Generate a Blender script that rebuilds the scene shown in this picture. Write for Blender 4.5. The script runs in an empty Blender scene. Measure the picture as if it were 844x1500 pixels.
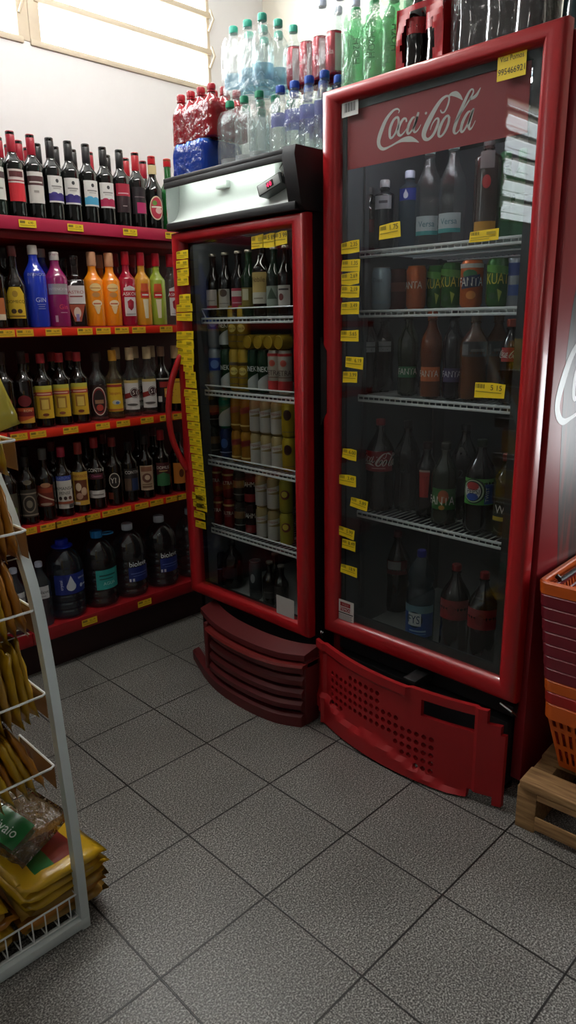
import bpy, bmesh, math, random
from mathutils import Vector, Matrix
from mathutils.geometry import tessellate_polygon

R = random.Random(7)
PI = math.pi
COL = bpy.context.scene.collection
SC = bpy.context.scene

# ---------------------------------------------------------------- camera
RIGHT = Vector((0.709120, -0.704884, -0.016946))
UP = Vector((0.198386, 0.176400, 0.964119))
FWD = Vector((0.676603, 0.687038, -0.264928))
EYE = Vector((-1.003429, -1.461516, 1.463279))
FPX = 1027.25                                   # focal length in pixels of the 844 x 1500 frame
cam_d = bpy.data.cameras.new('camera')
cam_d.sensor_fit = 'AUTO'
cam_d.sensor_width = 36.0
cam_d.lens = FPX * 36.0 / 1500.0
cam_d.clip_start = 0.02
cam = bpy.data.objects.new('camera', cam_d)
COL.objects.link(cam)
cam.matrix_world = Matrix(((RIGHT.x, UP.x, -FWD.x, EYE.x), (RIGHT.y, UP.y, -FWD.y, EYE.y),
                           (RIGHT.z, UP.z, -FWD.z, EYE.z), (0, 0, 0, 1)))
SC.camera = cam

# ---------------------------------------------------------------- sky, lights, exposure
SC.view_settings.view_transform = 'Standard'
SC.view_settings.look = 'None'
SC.view_settings.gamma = 1.0
SC.view_settings.use_curve_mapping = False
SC.view_settings.exposure = 0.42
SC.cycles.transparent_max_bounces = 40
SC.cycles.max_bounces = 8
SC.cycles.diffuse_bounces = 4
SC.cycles.glossy_bounces = 4
SC.cycles.sample_clamp_indirect = 4.0
SC.cycles.caustics_reflective = False
SC.cycles.caustics_refractive = False
w = bpy.data.worlds.new('world')
SC.world = w
w.use_nodes = True
bg = w.node_tree.nodes['Background']
bg.inputs[0].default_value = (0.93, 0.97, 1.0, 1)
bg.inputs[1].default_value = 7.0


def area(name, loc, target, sx, sy, power, color=(1, 1, 1), spread=PI):
    d = bpy.data.lights.new(name, 'AREA')
    d.shape = 'RECTANGLE'
    d.size, d.size_y, d.energy, d.color = sx, sy, power, color
    d.spread = spread
    o = bpy.data.objects.new(name, d)
    COL.objects.link(o)
    o.location = loc
    dr = Vector(target) - Vector(loc)
    o.rotation_euler = dr.to_track_quat('-Z', 'Y').to_euler()
    return o


area('daylight_back_window', (0.6, 1.80, 2.95), (0.9, -0.2, 1.9), 1.9, 0.5, 60, (0.97, 0.99, 1.0))
area('daylight_side_opening', (1.84, -1.45, 1.05), (-1.0, -1.3, 0.7), 0.9, 0.5, 4, (0.95, 0.98, 1.0))

# ---------------------------------------------------------------- materials
_mats = {}


def lin(h):
    h = h.lstrip('#')
    c = [int(h[i:i + 2], 16) / 255 for i in (0, 2, 4)]
    return tuple(x / 12.92 if x <= 0.04045 else ((x + 0.055) / 1.055) ** 2.4 for x in c) + (1,)


def newmat(name):
    m = bpy.data.materials.new(name)
    m.use_nodes = True
    nt = m.node_tree
    nt.nodes.clear()
    out = nt.nodes.new('ShaderNodeOutputMaterial')
    return m, nt, out


def pm(col, rough=0.4, metal=0.0, coat=0.0, noise=0.0, spec=0.5):
    """plain painted, printed or plastic surface with a faint procedural variation"""
    key = (col, rough, metal, coat, noise, spec)
    if key in _mats:
        return _mats[key]
    m, nt, out = newmat('surface_' + col.strip('#'))
    b = nt.nodes.new('ShaderNodeBsdfPrincipled')
    b.inputs['Roughness'].default_value = rough
    b.inputs['Metallic'].default_value = metal
    b.inputs['Coat Weight'].default_value = coat
    b.inputs['Specular IOR Level'].default_value = spec
    c = lin(col)
    if noise > 0:
        tc = nt.nodes.new('ShaderNodeTexCoord')
        n = nt.nodes.new('ShaderNodeTexNoise')
        n.inputs['Scale'].default_value = 14
        n.inputs['Detail'].default_value = 5
        r = nt.nodes.new('ShaderNodeMapRange')
        r.inputs[3].default_value = 1 - noise
        r.inputs[4].default_value = 1 + noise
        mx = nt.nodes.new('ShaderNodeVectorMath')
        mx.operation = 'SCALE'
        mx.inputs[0].default_value = c[:3]
        nt.links.new(tc.outputs['Object'], n.inputs['Vector'])
        nt.links.new(n.outputs['Fac'], r.inputs[0])
        nt.links.new(r.outputs[0], mx.inputs['Scale'])
        nt.links.new(mx.outputs[0], b.inputs['Base Color'])
    else:
        b.inputs['Base Color'].default_value = c
    nt.links.new(b.outputs[0], out.inputs[0])
    _mats[key] = m
    return m


def thin(name, tint='#ffffff', gloss=1.0, rough=0.03, haze=0.0, hazecol='#ffffff', bump=0.0, bscale=30, tilt=None):
    """thin clear sheet: see-through, mirror reflection rising at grazing angles, optional milky haze and wrinkles"""
    if name in _mats:
        return _mats[name]
    m, nt, out = newmat(name)
    tr = nt.nodes.new('ShaderNodeBsdfTransparent')
    tr.inputs[0].default_value = lin(tint)
    gl = nt.nodes.new('ShaderNodeBsdfGlossy')
    gl.inputs['Roughness'].default_value = rough
    fr = nt.nodes.new('ShaderNodeLayerWeight')          # the same from both sides of the sheet
    fr.inputs['Blend'].default_value = 0.5
    pw = nt.nodes.new('ShaderNodeMath')
    pw.operation = 'POWER'
    pw.inputs[1].default_value = 5.0
    ma = nt.nodes.new('ShaderNodeMath')
    ma.operation = 'MULTIPLY_ADD'
    ma.inputs[1].default_value = 0.94
    ma.inputs[2].default_value = 0.05
    ml = nt.nodes.new('ShaderNodeMath')
    ml.operation = 'MULTIPLY'
    ml.inputs[1].default_value = gloss
    nt.links.new(fr.outputs['Facing'], pw.inputs[0])
    nt.links.new(pw.outputs[0], ma.inputs[0])
    mix = nt.nodes.new('ShaderNodeMixShader')
    nt.links.new(ma.outputs[0], ml.inputs[0])
    nt.links.new(ml.outputs[0], mix.inputs[0])
    base = tr
    if haze > 0:
        df = nt.nodes.new('ShaderNodeBsdfDiffuse')
        df.inputs[0].default_value = lin(hazecol)
        tl = nt.nodes.new('ShaderNodeBsdfTranslucent')
        tl.inputs[0].default_value = lin(hazecol)
        m3 = nt.nodes.new('ShaderNodeMixShader')
        m3.inputs[0].default_value = 0.5
        nt.links.new(df.outputs[0], m3.inputs[1])
        nt.links.new(tl.outputs[0], m3.inputs[2])
        m2 = nt.nodes.new('ShaderNodeMixShader')
        m2.inputs[0].default_value = haze
        nt.links.new(tr.outputs[0], m2.inputs[1])
        nt.links.new(m3.outputs[0], m2.inputs[2])
        base = m2
    if bump > 0:
        tc = nt.nodes.new('ShaderNodeTexCoord')
        n = nt.nodes.new('ShaderNodeTexNoise')
        n.inputs['Scale'].default_value = bscale
        n.inputs['Detail'].default_value = 3
        bp = nt.nodes.new('ShaderNodeBump')
        bp.inputs['Strength'].default_value = bump
        bp.inputs['Distance'].default_value = 0.02
        nt.links.new(tc.outputs['Object'], n.inputs['Vector'])
        nt.links.new(n.outputs['Fac'], bp.inputs['Height'])
        nt.links.new(bp.outputs[0], gl.inputs['Normal'])
        nt.links.new(bp.outputs[0], fr.inputs['Normal'])
    nt.links.new(base.outputs[0], mix.inputs[1])
    nt.links.new(gl.outputs[0], mix.inputs[2])
    nt.links.new(mix.outputs[0], out.inputs[0])
    _mats[name] = m
    return m


def emit(name, col, strength):
    if name in _mats:
        return _mats[name]
    m, nt, out = newmat(name)
    e = nt.nodes.new('ShaderNodeEmission')
    e.inputs[0].default_value = lin(col)
    e.inputs[1].default_value = strength
    nt.links.new(e.outputs[0], out.inputs[0])
    _mats[name] = m
    return m


def floor_mat():
    m, nt, out = newmat('grey_granite_tile')
    N, L = nt.nodes, nt.links
    tc = N.new('ShaderNodeTexCoord')
    sep = N.new('ShaderNodeSeparateXYZ')
    L.new(tc.outputs['Object'], sep.inputs[0])

    def math_(op, a, b=None, c=None):
        n = N.new('ShaderNodeMath')
        n.operation = op
        for i, v in enumerate((a, b, c)):
            if v is None:
                continue
            if isinstance(v, (int, float)):
                n.inputs[i].default_value = v
            else:
                L.new(v, n.inputs[i])
        return n.outputs[0]

    def edge(o):
        q = math_('DIVIDE', o, 0.33)
        fr = math_('FRACT', math_('ADD', q, 100.0))
        return math_('MULTIPLY', math_('MINIMUM', fr, math_('SUBTRACT', 1.0, fr)), 0.33)
    e = math_('MINIMUM', edge(sep.outputs[0]), edge(sep.outputs[1]))
    grout = N.new('ShaderNodeMapRange')
    grout.inputs[1].default_value = 0.0020
    grout.inputs[2].default_value = 0.0034
    L.new(e, grout.inputs[0])
    n1 = N.new('ShaderNodeTexNoise'); n1.inputs['Scale'].default_value = 230; n1.inputs['Detail'].default_value = 4
    n2 = N.new('ShaderNodeTexVoronoi'); n2.inputs['Scale'].default_value = 260
    n3 = N.new('ShaderNodeTexNoise'); n3.inputs['Scale'].default_value = 3.5; n3.inputs['Detail'].default_value = 6
    for n in (n1, n2, n3):
        L.new(tc.outputs['Object'], n.inputs['Vector'])
    cr = N.new('ShaderNodeValToRGB')
    cr.color_ramp.elements[0].position = 0.34
    cr.color_ramp.elements[0].color = lin('#2c2a28')
    cr.color_ramp.elements[1].position = 0.68
    cr.color_ramp.elements[1].color = lin('#bcbbb5')
    k = cr.color_ramp.elements.new(0.5); k.color = lin('#6c6a66')
    L.new(n1.outputs['Fac'], cr.inputs[0])
    cv = N.new('ShaderNodeMapRange')
    cv.inputs[1].default_value, cv.inputs[2].default_value = 0.0, 0.6
    cv.inputs[3].default_value, cv.inputs[4].default_value = 0.72, 1.1
    L.new(n2.outputs['Distance'], cv.inputs[0])
    dirt = N.new('ShaderNodeMapRange')
    dirt.inputs[1].default_value, dirt.inputs[2].default_value = 0.3, 0.75
    dirt.inputs[3].default_value, dirt.inputs[4].default_value = 0.82, 1.08
    L.new(n3.outputs['Fac'], dirt.inputs[0])
    s = N.new('ShaderNodeVectorMath'); s.operation = 'SCALE'
    L.new(cr.outputs[0], s.inputs[0])
    L.new(math_('MULTIPLY', cv.outputs[0], dirt.outputs[0]), s.inputs['Scale'])
    mx = N.new('ShaderNodeMix'); mx.data_type = 'RGBA'
    mx.inputs['A'].default_value = lin('#141210')
    L.new(grout.outputs[0], mx.inputs['Factor'])
    L.new(s.outputs[0], mx.inputs['B'])
    b = N.new('ShaderNodeBsdfPrincipled')
    L.new(mx.outputs['Result'], b.inputs['Base Color'])
    ro = N.new('ShaderNodeMapRange')
    ro.inputs[3].default_value, ro.inputs[4].default_value = 0.28, 0.5
    L.new(n3.outputs['Fac'], ro.inputs[0])
    L.new(ro.outputs[0], b.inputs['Roughness'])
    bp = N.new('ShaderNodeBump'); bp.inputs['Strength'].default_value = 0.35; bp.inputs['Distance'].default_value = 0.002
    hm = math_('ADD', math_('MULTIPLY', grout.outputs[0], 1.0), math_('MULTIPLY', n1.outputs['Fac'], 0.35))
    L.new(hm, bp.inputs['Height'])
    L.new(bp.outputs[0], b.inputs['Normal'])
    L.new(b.outputs[0], out.inputs[0])
    return m


def wood_mat():
    m, nt, out = newmat('raw_pine')
    N, L = nt.nodes, nt.links
    tc = N.new('ShaderNodeTexCoord')
    mp = N.new('ShaderNodeMapping'); mp.inputs['Scale'].default_value = (30, 3, 30)
    n = N.new('ShaderNodeTexNoise'); n.inputs['Scale'].default_value = 3; n.inputs['Detail'].default_value = 8
    cr = N.new('ShaderNodeValToRGB')
    cr.color_ramp.elements[0].position = 0.3; cr.color_ramp.elements[0].color = lin('#7d5a36')
    cr.color_ramp.elements[1].position = 0.75; cr.color_ramp.elements[1].color = lin('#c39a68')
    b = N.new('ShaderNodeBsdfPrincipled'); b.inputs['Roughness'].default_value = 0.75
    L.new(tc.outputs['Object'], mp.inputs[0]); L.new(mp.outputs[0], n.inputs['Vector'])
    L.new(n.outputs['Fac'], cr.inputs[0]); L.new(cr.outputs[0], b.inputs['Base Color'])
    L.new(b.outputs[0], out.inputs[0])
    return m


def worn_graphic_mat():
    m, nt, out = newmat('worn_dark_graphic')
    N, L = nt.nodes, nt.links
    tc = N.new('ShaderNodeTexCoord')
    mp = N.new('ShaderNodeMapping'); mp.inputs['Scale'].default_value = (14, 1, 2.2)
    n = N.new('ShaderNodeTexNoise'); n.inputs['Scale'].default_value = 2.2; n.inputs['Detail'].default_value = 7
    sep = N.new('ShaderNodeSeparateXYZ')
    ad = N.new('ShaderNodeMath'); ad.operation = 'MULTIPLY_ADD'
    ad.inputs[1].default_value = -0.38; ad.inputs[2].default_value = 0.38
    sm = N.new('ShaderNodeMath'); sm.operation = 'ADD'
    cr = N.new('ShaderNodeValToRGB')
    cr.color_ramp.elements[0].position = 0.42; cr.color_ramp.elements[0].color = lin('#1c1716')
    cr.color_ramp.elements[1].position = 0.66; cr.color_ramp.elements[1].color = lin('#6a201c')
    k = cr.color_ramp.elements.new(0.54); k.color = lin('#3b2320')
    b = N.new('ShaderNodeBsdfPrincipled'); b.inputs['Roughness'].default_value = 0.42
    L.new(tc.outputs['Object'], mp.inputs[0]); L.new(mp.outputs[0], n.inputs['Vector'])
    L.new(tc.outputs['Object'], sep.inputs[0]); L.new(sep.outputs[2], ad.inputs[0])
    L.new(n.outputs['Fac'], sm.inputs[0]); L.new(ad.outputs[0], sm.inputs[1])
    L.new(sm.outputs[0], cr.inputs[0]); L.new(cr.outputs[0], b.inputs['Base Color'])
    L.new(b.outputs[0], out.inputs[0])
    return m


RED = pm('#a8171d', 0.33, coat=0.25, noise=0.06)
REDSIDE = pm('#8e1a22', 0.40, noise=0.08)
REDGRILLE = pm('#a5181d', 0.45, noise=0.08)
DARKGRILLE = pm('#5a1719', 0.5, noise=0.1)
BLACK = pm('#0b0b0c', 0.5)
SOFTBLACK = pm('#17171a', 0.6)
WHITE = pm('#e9e9e6', 0.35)
LINER = pm('#5c6165', 0.45)
GREYMET = pm('#9aa4a6', 0.35, metal=0.0)
CHROME = pm('#c8c8c8', 0.25, metal=1.0)
WIRE = pm('#dfe3e1', 0.3)
YEL = pm('#f2d21a', 0.5)
INK = pm('#1b1a16', 0.6)
WGLASS = pm('#0c0d0b', 0.06, coat=0.5)
BROWNGLASS = pm('#120a06', 0.07, coat=0.5)
COLA = pm('#0d0605', 0.08, coat=0.6)
PETCLEAR = thin('clear_pet', '#f3f8f8', 1.1, 0.06, haze=0.04, bump=0.3, bscale=45)
PETBLUE = thin('bluish_pet', '#cfe3ee', 1.0, 0.06, haze=0.06, hazecol='#cfe4f2', bump=0.25, bscale=40)
PETGREEN = thin('green_pet', '#a8e2bb', 0.9, 0.06, haze=0.22, hazecol='#8fe0a8', bump=0.2, bscale=40)
GLASSCLEAR = thin('clear_glass', '#e8ece8', 1.0, 0.03, haze=0.03)
FILM = thin('shrink_film', '#fdfefe', 0.55, 0.14, haze=0.07, bump=0.5, bscale=20)
FILMGREEN = thin('green_shrink_film', '#e2f6e8', 0.55, 0.14, haze=0.20, hazecol='#d6f2de', bump=0.5, bscale=20)
DOORGLASSB = thin('narrow_fridge_door_glass', '#f3f6f6', 0.7, 0.015, haze=0.0)
DOORGLASS = thin('fridge_door_glass', '#f3f6f6', 0.85, 0.015, haze=0.0)

# ---------------------------------------------------------------- mesh helpers


class MB:
    def __init__(s):
        s.v, s.f, s.m, s.mats = [], [], [], []

    def slot(s, mat):
        if mat not in s.mats:
            s.mats.append(mat)
        return s.mats.index(mat)

    def add(s, verts, faces, mat, xf=None):
        o = len(s.v)
        k = s.slot(mat)
        for p in verts:
            p = Vector(p)
            s.v.append(xf @ p if xf else p)
        for f in faces:
            s.f.append([i + o for i in f])
            s.m.append(k)
        return s

    def box(s, x0, x1, y0, y1, z0, z1, mat, bev=0.0, xf=None, seg=2):
        if bev <= 0:
            vs = [(x, y, z) for x in (x0, x1) for y in (y0, y1) for z in (z0, z1)]
            return s.add(vs, [(0, 1, 3, 2), (4, 6, 7, 5), (0, 4, 5, 1), (2, 3, 7, 6), (0, 2, 6, 4), (1, 5, 7, 3)], mat, xf)
        bm = bmesh.new()
        bmesh.ops.create_cube(bm, size=1)
        for q in bm.verts:
            q.co = Vector(((x0 + x1) / 2 + q.co.x * (x1 - x0), (y0 + y1) / 2 + q.co.y * (y1 - y0), (z0 + z1) / 2 + q.co.z * (z1 - z0)))
        bmesh.ops.bevel(bm, geom=list(bm.edges), offset=bev, segments=seg, affect='EDGES', profile=0.5)
        bm.verts.index_update()
        s.add([q.co.copy() for q in bm.verts], [[q.index for q in f.verts] for f in bm.faces], mat, xf)
        bm.free()
        return s

    def lathe(s, prof, mat, seg=24, sq=0, xf=None):
        vs, fs = [], []

        def rad(r, a):
            if not sq:
                return r
            return r / ((abs(math.cos(a)) ** sq + abs(math.sin(a)) ** sq) ** (1 / sq))
        for r, z in prof:
            for i in range(seg):
                a = 2 * PI * i / seg + PI / seg
                q = rad(r, a)
                vs.append((q * math.cos(a), q * math.sin(a), z))
        for j in range(len(prof) - 1):
            for i in range(seg):
                k = (i + 1) % seg
                fs.append((j * seg + i, j * seg + k, (j + 1) * seg + k, (j + 1) * seg + i))
        if prof[0][0] > 1e-4:
            fs.append(tuple(range(seg))[::-1])
        if prof[-1][0] > 1e-4:
            fs.append(tuple((len(prof) - 1) * seg + i for i in range(seg)))
        return s.add(vs, fs, mat, xf)

    def tube(s, path, r, mat, seg=6, closed=False, xf=None):
        P = [Vector(p) for p in path]
        n = len(P)
        rr = r if isinstance(r, (list, tuple)) else [r] * n
        vs, fs = [], []
        ref = None
        for i in range(n):
            a = P[(i - 1) % n] if (closed or i > 0) else P[0]
            b = P[(i + 1) % n] if (closed or i < n - 1) else P[-1]
            t = (b - a).normalized()
            if ref is None or abs(ref.dot(t)) > 0.98:
                ref = Vector((0, 0, 1)) if abs(t.z) < 0.9 else Vector((1, 0, 0))
            u = t.cross(ref).normalized()
            w_ = u.cross(t).normalized()
            ref = w_
            for k in range(seg):
                an = 2 * PI * k / seg
                vs.append(P[i] + rr[i] * (math.cos(an) * u + math.sin(an) * w_))
        m = n if closed else n - 1
        for i in range(m):
            j = (i + 1) % n
            for k in range(seg):
                l = (k + 1) % seg
                fs.append((i * seg + k, i * seg + l, j * seg + l, j * seg + k))
        if not closed:
            fs.append(tuple(range(seg))[::-1])
            fs.append(tuple((n - 1) * seg + k for k in range(seg)))
        return s.add(vs, fs, mat, xf)

    def mesh(s, name, angle=38, recalc=True):
        me = bpy.data.meshes.new(name)
        me.from_pydata([tuple(p) for p in s.v], [], s.f)
        for m in s.mats:
            me.materials.append(m)
        me.polygons.foreach_set('material_index', s.m)
        if recalc:
            bm = bmesh.new()
            bm.from_mesh(me)
            bmesh.ops.recalc_face_normals(bm, faces=bm.faces)
            bm.to_mesh(me)
            bm.free()
        if angle:
            me.shade_smooth()
            me.set_sharp_from_angle(angle=math.radians(angle))
        me.update()
        return me

    def build(s, name, parent=None, angle=38, label=None, recalc=True):
        o = bpy.data.objects.new(name, s.mesh(name, angle, recalc))
        COL.objects.link(o)
        if parent:
            o.parent = parent
        if label:
            o['label'] = label
        return o


def put(name, mesh, parent, label=None):
    o = bpy.data.objects.new(name, mesh)
    COL.objects.link(o)
    o.parent = parent
    if label:
        o['label'] = label
    return o


def tag(o, label, cat, group=None):
    o['label'] = label
    o['category'] = cat
    if group:
        o['group'] = group
    n = len(label.replace(',', ' ').split())
    if not 4 <= n <= 16:
        print('LABEL LENGTH', n, label)
    return o


def empty(name, loc, rz=0.0):
    o = bpy.data.objects.new(name, None)
    o.empty_display_size = 0.05
    COL.objects.link(o)
    o.location = loc
    o.rotation_euler = (0, 0, rz)
    return o


def local(root):
    """parts modelled in room coordinates hang under an Empty at the thing's base"""
    return Matrix.Translation(-Vector(root.location))


def thing(name, loc, label, cat, group=None):
    return tag(empty(name, loc), label, cat, group)


def struct(o):
    o['kind'] = 'structure'
    return o


def ray_dir(px, py):
    return FWD + RIGHT * ((px - 422) / FPX) - UP * ((py - 750) / FPX)


def on_x(px, py, x):
    d = ray_dir(px, py)
    return EYE + d * ((x - EYE.x) / d.x)


def on_y(px, py, y):
    d = ray_dir(px, py)
    return EYE + d * ((y - EYE.y) / d.y)


# ---------------------------------------------------------------- printing: labels, signs, letters
_txt = {}


def text_geo(s):
    if s in _txt:
        return _txt[s]
    cu = bpy.data.curves.new('lettering', 'FONT')
    cu.body = s
    cu.size = 1.0
    cu.align_x, cu.align_y = 'CENTER', 'CENTER'
    cu.resolution_u = 3
    ob = bpy.data.objects.new('lettering', cu)
    me = bpy.data.meshes.new_from_object(ob)
    vs = [(q.co.x, q.co.y) for q in me.vertices]
    fs = [list(p.vertices) for p in me.polygons]
    bpy.data.objects.remove(ob)
    bpy.data.curves.remove(cu)
    bpy.data.meshes.remove(me)
    if vs:
        x0, x1 = min(v[0] for v in vs), max(v[0] for v in vs)
        y0, y1 = min(v[1] for v in vs), max(v[1] for v in vs)
        h = max(y1 - y0, 1e-4)
        vs = [((x - (x0 + x1) / 2) / h, (y - (y0 + y1) / 2) / h) for x, y in vs]
    _txt[s] = (vs, fs)
    return _txt[s]


def catmull(pts, n=6):
    out = []
    for i in range(len(pts) - 1):
        p0, p1, p2, p3 = pts[max(i - 1, 0)], pts[i], pts[i + 1], pts[min(i + 2, len(pts) - 1)]
        for k in range(n):
            t = k / n
            out.append(tuple(0.5 * (2 * b + (c - a) * t + (2 * a - 5 * b + 4 * c - d) * t * t + (3 * b - a - 3 * c + d) * t ** 3)
                             for a, b, c, d in zip(p0, p1, p2, p3)))
    out.append(pts[-1])
    return out


def ribbon(pts):
    """calligraphic stroke: points (x, y, width) become a strip of quads"""
    q = catmull(pts)
    vs, fs = [], []
    for i, (x, y, wd) in enumerate(q):
        a, b = q[max(i - 1, 0)], q[min(i + 1, len(q) - 1)]
        dx, dy = b[0] - a[0], b[1] - a[1]
        l = math.hypot(dx, dy) or 1
        nx, ny = -dy / l * wd / 2, dx / l * wd / 2
        vs += [(x + nx, y + ny), (x - nx, y - ny)]
    for i in range(len(q) - 1):
        fs.append((2 * i, 2 * i + 1, 2 * i + 3, 2 * i + 2))
    return vs, fs


def clip_u(pts, u, sg):
    out = []
    for i, p in enumerate(pts):
        q = pts[(i + 1) % len(pts)]
        a, b = (p[0] - u) * sg, (q[0] - u) * sg
        if a >= -1e-9:
            out.append(p)
        if (a > 1e-9 and b < -1e-9) or (a < -1e-9 and b > 1e-9):
            t = a / (a - b)
            out.append((p[0] + (q[0] - p[0]) * t, p[1] + (q[1] - p[1]) * t))
    return out


def decal(mb, ops, fmap, cell=None):
    """ops in metres on the label: u to the right, v up; fmap(u, v, layer) gives the point on the thing"""
    for ly, op in enumerate(ops):
        k = op[0]
        if k == 'r':
            _, u0, u1, v0, v1, mat = op
            n = max(1, int((u1 - u0) / cell)) if cell else 1
            vs, fs = [], []
            for i in range(n + 1):
                u = u0 + (u1 - u0) * i / n
                vs += [(u, v0), (u, v1)]
            fs = [(2 * i, 2 * i + 2, 2 * i + 3, 2 * i + 1) for i in range(n)]
        elif k == 'e':
            _, u, v, ru, rv, mat = op
            n = 14
            vs, fs = [], []
            for i in range(n + 1):
                c = -math.cos(PI * i / n)
                h = math.sqrt(max(0, 1 - c * c))
                vs += [(u + ru * c, v - rv * h), (u + ru * c, v + rv * h)]
            fs = [(2 * i, 2 * i + 2, 2 * i + 3, 2 * i + 1) for i in range(n)]
        elif k == 'p':
            _, pts, mat = op
            if cell:                                    # cut into upright strips so it follows the curve
                vs, fs = [], []
                lo, hi = min(p[0] for p in pts), max(p[0] for p in pts)
                n = max(1, int((hi - lo) / cell))
                for i in range(n):
                    q = clip_u(clip_u(pts, lo + (hi - lo) * i / n, 1), lo + (hi - lo) * (i + 1) / n, -1)
                    if len(q) > 2:
                        fs.append(list(range(len(vs), len(vs) + len(q))))
                        vs += q
            else:
                vs = list(pts)
                fs = [list(t) for t in tessellate_polygon([[Vector((a, b, 0)) for a, b in pts]])]
        elif k in ('t', 'tv', 'td'):
            _, s, u, v, h, mat = op[:6]
            gv, gf = text_geo(s)
            sx = op[6] if len(op) > 6 else 1.0
            if k == 't':
                vs = [(u + a * h * sx, v + b * h) for a, b in gv]
            elif k == 'tv':
                vs = [(u - b * h, v + a * h * sx) for a, b in gv]
            else:
                vs = [(u + b * h, v - a * h * sx) for a, b in gv]
            fs = gf
        elif k == 'k':                                  # script logo, op: ('k', u, v, height, mat)
            _, u, v, h, mat = op
            for st in SCRIPT:
                a, b = ribbon(st)
                mb.add([fmap(u + p * h, v + q * h, ly + 1) for p, q in a], b, mat)
            continue
        mb.add([fmap(a, b, ly) for a, b in vs], fs, mat)
    return mb


def wrap(r, z0, sq=0):
    def f(u, v, ly):
        a = -PI / 2 + u / r
        rr = r + 0.0005 + 0.00022 * ly
        if sq:
            rr = rr / ((abs(math.cos(a)) ** sq + abs(math.sin(a)) ** sq) ** (1 / sq))
        return Vector((rr * math.cos(a), rr * math.sin(a), z0 + v))
    return f


def face_x(x, y0, z0):
    """flat on a face that looks towards -x: u runs along -y"""
    return lambda u, v, ly: Vector((x - 0.0004 - 0.0002 * ly, y0 - u, z0 + v))


def face_y(x0, y, z0, off=0.0004):
    """flat on a face that looks towards -y: u runs along +x"""
    return lambda u, v, ly: Vector((x0 + u, y - off - 0.0002 * ly, z0 + v))


# the flowing two-word script, traced as pen strokes (x, y, pen width), logo height about 1
_S = [
    [(205, 262, 5), (213, 245, 8), (197, 233, 9), (165, 250, 14), (120, 310, 22), (85, 395, 28), (70, 455, 26), (78, 492, 22), (105, 508, 16), (150, 490, 10), (200, 462, 12), (240, 445, 22), (280, 440, 30), (315, 447, 18), (347, 463, 3)],
    [(195, 288, 12), (172, 312, 16), (150, 365, 19), (147, 420, 16), (160, 432, 12), (185, 400, 14), (205, 345, 16), (207, 300, 14), (195, 288, 12)],
    [(262, 322, 12), (258, 300, 10), (238, 305, 14), (213, 350, 19), (205, 400, 18), (222, 415, 12), (250, 388, 8), (272, 352, 5)],
    [(318, 288, 8), (300, 300, 14), (277, 345, 18), (268, 392, 16), (282, 400, 11), (312, 358, 12), (338, 285, 15)],
    [(345, 255, 14), (328, 310, 18), (312, 368, 17), (318, 392, 12), (338, 380, 8), (362, 340, 4)],
    [(388, 262, 3), (396, 262, 15), (404, 262, 3)],
    [(495, 240, 8), (505, 258, 8), (525, 250, 9), (548, 200, 11), (555, 155, 10), (535, 145, 11), (490, 185, 20), (430, 285, 30), (385, 385, 32), (385, 430, 24), (410, 442, 15), (445, 410, 16), (475, 345, 17), (482, 305, 13), (466, 300, 9), (440, 335, 7), (425, 378, 4)],
    [(548, 150, 5), (570, 132, 16), (600, 130, 26), (628, 148, 18), (648, 172, 3)],
    [(540, 278, 11), (515, 310, 16), (490, 365, 19), (482, 410, 16), (497, 422, 11), (525, 390, 14), (550, 330, 16), (553, 288, 13), (540, 278, 11)],
    [(565, 290, 4), (552, 300, 5), (558, 312, 4)],
    [(590, 330, 4), (650, 240, 9), (700, 160, 10), (722, 115, 9), (712, 97, 8), (688, 125, 14), (645, 220, 20), (605, 320, 22), (588, 380, 18), (598, 402, 10), (618, 388, 6), (640, 352, 4)],
    [(700, 248, 8), (680, 262, 14), (650, 318, 18), (636, 375, 16), (650, 388, 11), (685, 330, 12), (715, 240, 15)],
    [(724, 228, 12), (705, 290, 17), (690, 350, 16), (698, 372, 11), (715, 355, 7), (736, 312, 4)],
    [(690, 166, 4), (712, 160, 14), (742, 138, 16), (772, 85, 3)],
]
_pts = [on_x(540 + x / 4.689, 110 + y / 4.692, 0.80) for st in _S for x, y, _ in st]
_yc = (min(p.y for p in _pts) + max(p.y for p in _pts)) / 2
_zc = (min(p.z for p in _pts) + max(p.z for p in _pts)) / 2
LOGO_H = max(p.z for p in _pts) - min(p.z for p in _pts)
SCRIPT = []
for st in _S:
    q = []
    for x, y, wd in st:
        p = on_x(540 + x / 4.689, 110 + y / 4.692, 0.80)
        q.append((-(p.y - _yc) / LOGO_H, (p.z - _zc) / LOGO_H, wd / 4.69 * 0.00235 / LOGO_H))
    SCRIPT.append(q)

# ---------------------------------------------------------------- the room
RX0, RX1, RY0, RY1, RZ = -4.0, 1.89, -3.2, 1.60, 3.2
PAINT = pm('#e4e3e4', 0.7, noise=0.02)
PAINTWARM = pm('#e9e4d6', 0.7, noise=0.02)
PAINTDIM = pm('#6f6d6a', 0.7, noise=0.05)
m = MB(); m.box(RX0, RX1, RY0, RY1, -0.05, 0, floor_mat()); struct(m.build('floor', angle=0))
m = MB(); m.box(RX0, RX1, RY0, RY1, RZ, RZ + 0.08, pm('#cfcfcd', 0.8)); struct(m.build('ceiling', angle=0))
WIN = [(-0.45, 0.545), (0.605, 1.525)]           # two bays of the high window
WZ0, WZ1 = 2.577, 3.10
BAY = (-3.75, -2.85)
m = MB()
m.box(RX0, RX1, RY1, RY1 + 0.14, -0.05, 2.2, PAINT)
m.box(RX0, RX1, RY1, RY1 + 0.14, WZ1, RZ, PAINT)
for a, b in ((RX0, BAY[0]), (BAY[1], WIN[0][0]), (WIN[1][1], RX1)):
    m.box(a, b, RY1, RY1 + 0.14, 2.2, WZ1, PAINT)
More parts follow.
